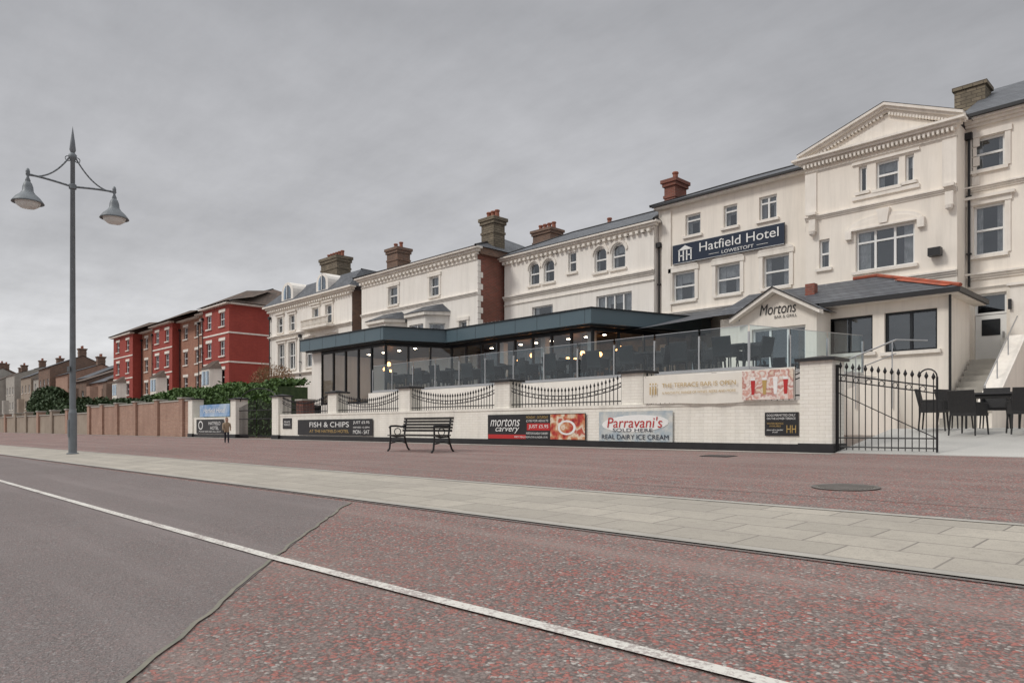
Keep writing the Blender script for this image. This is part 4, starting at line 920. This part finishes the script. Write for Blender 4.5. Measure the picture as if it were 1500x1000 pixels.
# ------------------------------------------------------------------ distant houses
def house(x0, x1, y, z, m, rm, ridge, bays=2):
    d = B('terraced_house', ((x0 + x1) / 2, y, 0)); W = x1 - x0; ops = []
    for i in range(bays):
        cx = x0 + W * (i + .5) / bays
        for k in range(int(z // 2.8)): ops.append((cx - .5, cx + .5, 1 + 2.8 * k, 2.4 + 2.8 * k))
    facade(d, m, x0, x1, 0, z, ops, y)
    for o in ops: window(d, *o, y, 'sash')
    d.poly('walls', m, [(x1, y, 0), (x1, y + 9, 0), (x1, y + 9, z), (x1, y + 4.5, z + ridge), (x1, y, z)], [(x0 + .02, y, 0), (x0 + .02, y + 9, 0), (x0 + .02, y + 9, z), (x0 + .02, y + 4.5, z + ridge), (x0 + .02, y, z)])
    d.poly('roof', rm, [(x0 - .1, y - .3, z), (x1 + .1, y - .3, z), (x1 + .1, y + 4.5, z + ridge + .1), (x0 - .1, y + 4.5, z + ridge + .1)], [(x0 - .1, y + 9, z), (x1 + .1, y + 9, z), (x1 + .1, y + 4.5, z + ridge + .1), (x0 - .1, y + 4.5, z + ridge + .1)])
    chimney(d, brb, x1 - 1.2, x1 - .2, y + 4, y + 5, z, z + ridge + 1.2, 3)
    d.pxy('bay', m, [(x0 + .6, y), (x0 + 1.1, y - .8), (x0 + 2.6, y - .8), (x0 + 3.1, y)], 0, min(z, 5.6))
    d.done()
house(-95, -88.5, 25, 6.2, brb, btile, 2, 2); house(-102, -95.2, 25, 6.0, gwb, slate, 2.1, 2); house(-109, -102.2, 24.5, 6.4, brb, btile, 1.8, 2)
x = -110
for i in range(12):
    W = random.uniform(7, 11); house(x - W, x, random.uniform(24, 28), random.uniform(6.5, 9.0) + i * .35, random.choice([tanw, brb, gwb, tanw, conc]), random.choice([slate, btile]), random.uniform(1.5, 2.4), 3); x -= W + random.choice([0.3, .6, 2])
hedge('garden_hedge', -98, -70, 17.5, 19.5, 0, 2.5, 5000, .2, leafd, .5)

# ------------------------------------------------------------------ world, sun, camera
elev, az = math.radians(42), math.radians(205)
wd = bpy.data.worlds.new('World'); sc.world = wd; wd.use_nodes = True; nt = wd.node_tree; nt.nodes.clear()
out = N(nt, 'ShaderNodeOutputWorld'); bg = N(nt, 'ShaderNodeBackground'); bg.inputs[1].default_value = .1; nt.links.new(bg.outputs[0], out.inputs[0])
sky = N(nt, 'ShaderNodeTexSky', sky_type='NISHITA'); sky.sun_disc = False; sky.sun_elevation = elev; sky.sun_rotation = az
tc = N(nt, 'ShaderNodeTexCoord').outputs['Generated']; sp = N(nt, 'ShaderNodeSeparateXYZ'); nt.links.new(tc, sp.inputs[0])
cr = N(nt, 'ShaderNodeValToRGB'); nt.links.new(sp.outputs[2], cr.inputs[0]); r0 = cr.color_ramp
stops = [(0, (.78, .775, .78)), (.08, (.67, .67, .68)), (.26, (.50, .50, .515)), (.50, (.385, .388, .405)), (.60, (.46, .465, .48)), (.80, (1.25, 1.25, 1.26)), (1, (1.65, 1.65, 1.65))]
r0.elements[0].position = 0; r0.elements[0].color = c4(stops[0][1]); r0.elements[1].position = 1; r0.elements[1].color = c4(stops[-1][1])
for p, c in stops[1:-1]: e = r0.elements.new(p); e.color = c4(c)
zz = N(nt, 'ShaderNodeMath', operation='ADD'); nt.links.new(sp.outputs[2], zz.inputs[0]); zz.inputs[1].default_value = .14
dv = N(nt, 'ShaderNodeVectorMath', operation='DIVIDE'); nt.links.new(tc, dv.inputs[0])
cb = N(nt, 'ShaderNodeCombineXYZ'); [nt.links.new(zz.outputs[0], cb.inputs[i]) for i in range(3)]; nt.links.new(cb.outputs[0], dv.inputs[1])
n1 = noise(nt, mapping(nt, dv.outputs[0], (.7, .35, .0)), .9, 7, .6); n2 = noise(nt, mapping(nt, dv.outputs[0], (.8, 1.6, 0)), 2.6, 6, .62)
f1 = ramp(nt, n1, .32, .68, .80, 1.18); f2 = ramp(nt, n2, .3, .7, .91, 1.09)
mu = N(nt, 'ShaderNodeMath', operation='MULTIPLY'); nt.links.new(f1, mu.inputs[0]); nt.links.new(f2, mu.inputs[1])
mu2 = N(nt, 'ShaderNodeMath', operation='MULTIPLY'); nt.links.new(mu.outputs[0], mu2.inputs[0]); mu2.inputs[1].default_value = 10.0
vm = N(nt, 'ShaderNodeVectorMath', operation='SCALE'); nt.links.new(cr.outputs[0], vm.inputs[0]); nt.links.new(mu2.outputs[0], vm.inputs['Scale'])
nt.links.new(mixc(nt, .95, sky.outputs[0], vm.outputs[0]), bg.inputs[0])
sl = bpy.data.lights.new('sun', 'SUN'); sl.energy = 1.5; sl.angle = math.radians(12); sl.color = (1, .96, .90)
so = bpy.data.objects.new('sun', sl); COL.objects.link(so)
sd = Vector((math.sin(az) * math.cos(elev), math.cos(az) * math.cos(elev), math.sin(elev)))
so.rotation_euler = sd.to_track_quat('Z', 'Y').to_euler(); so.location = sd * 50
cam = bpy.data.cameras.new('camera'); cam.lens = 25.2; cam.sensor_width = 36; cam.shift_y = .084; cam.clip_end = 3000; cam.clip_start = .05
co = bpy.data.objects.new('camera', cam); COL.objects.link(co); co.location = (0, 0, .5); co.rotation_euler = (math.radians(90), 0, math.atan2(.717, .697)); sc.camera = co
sc.view_settings.view_transform = 'Standard'; sc.view_settings.look = 'None'; sc.view_settings.exposure = 0
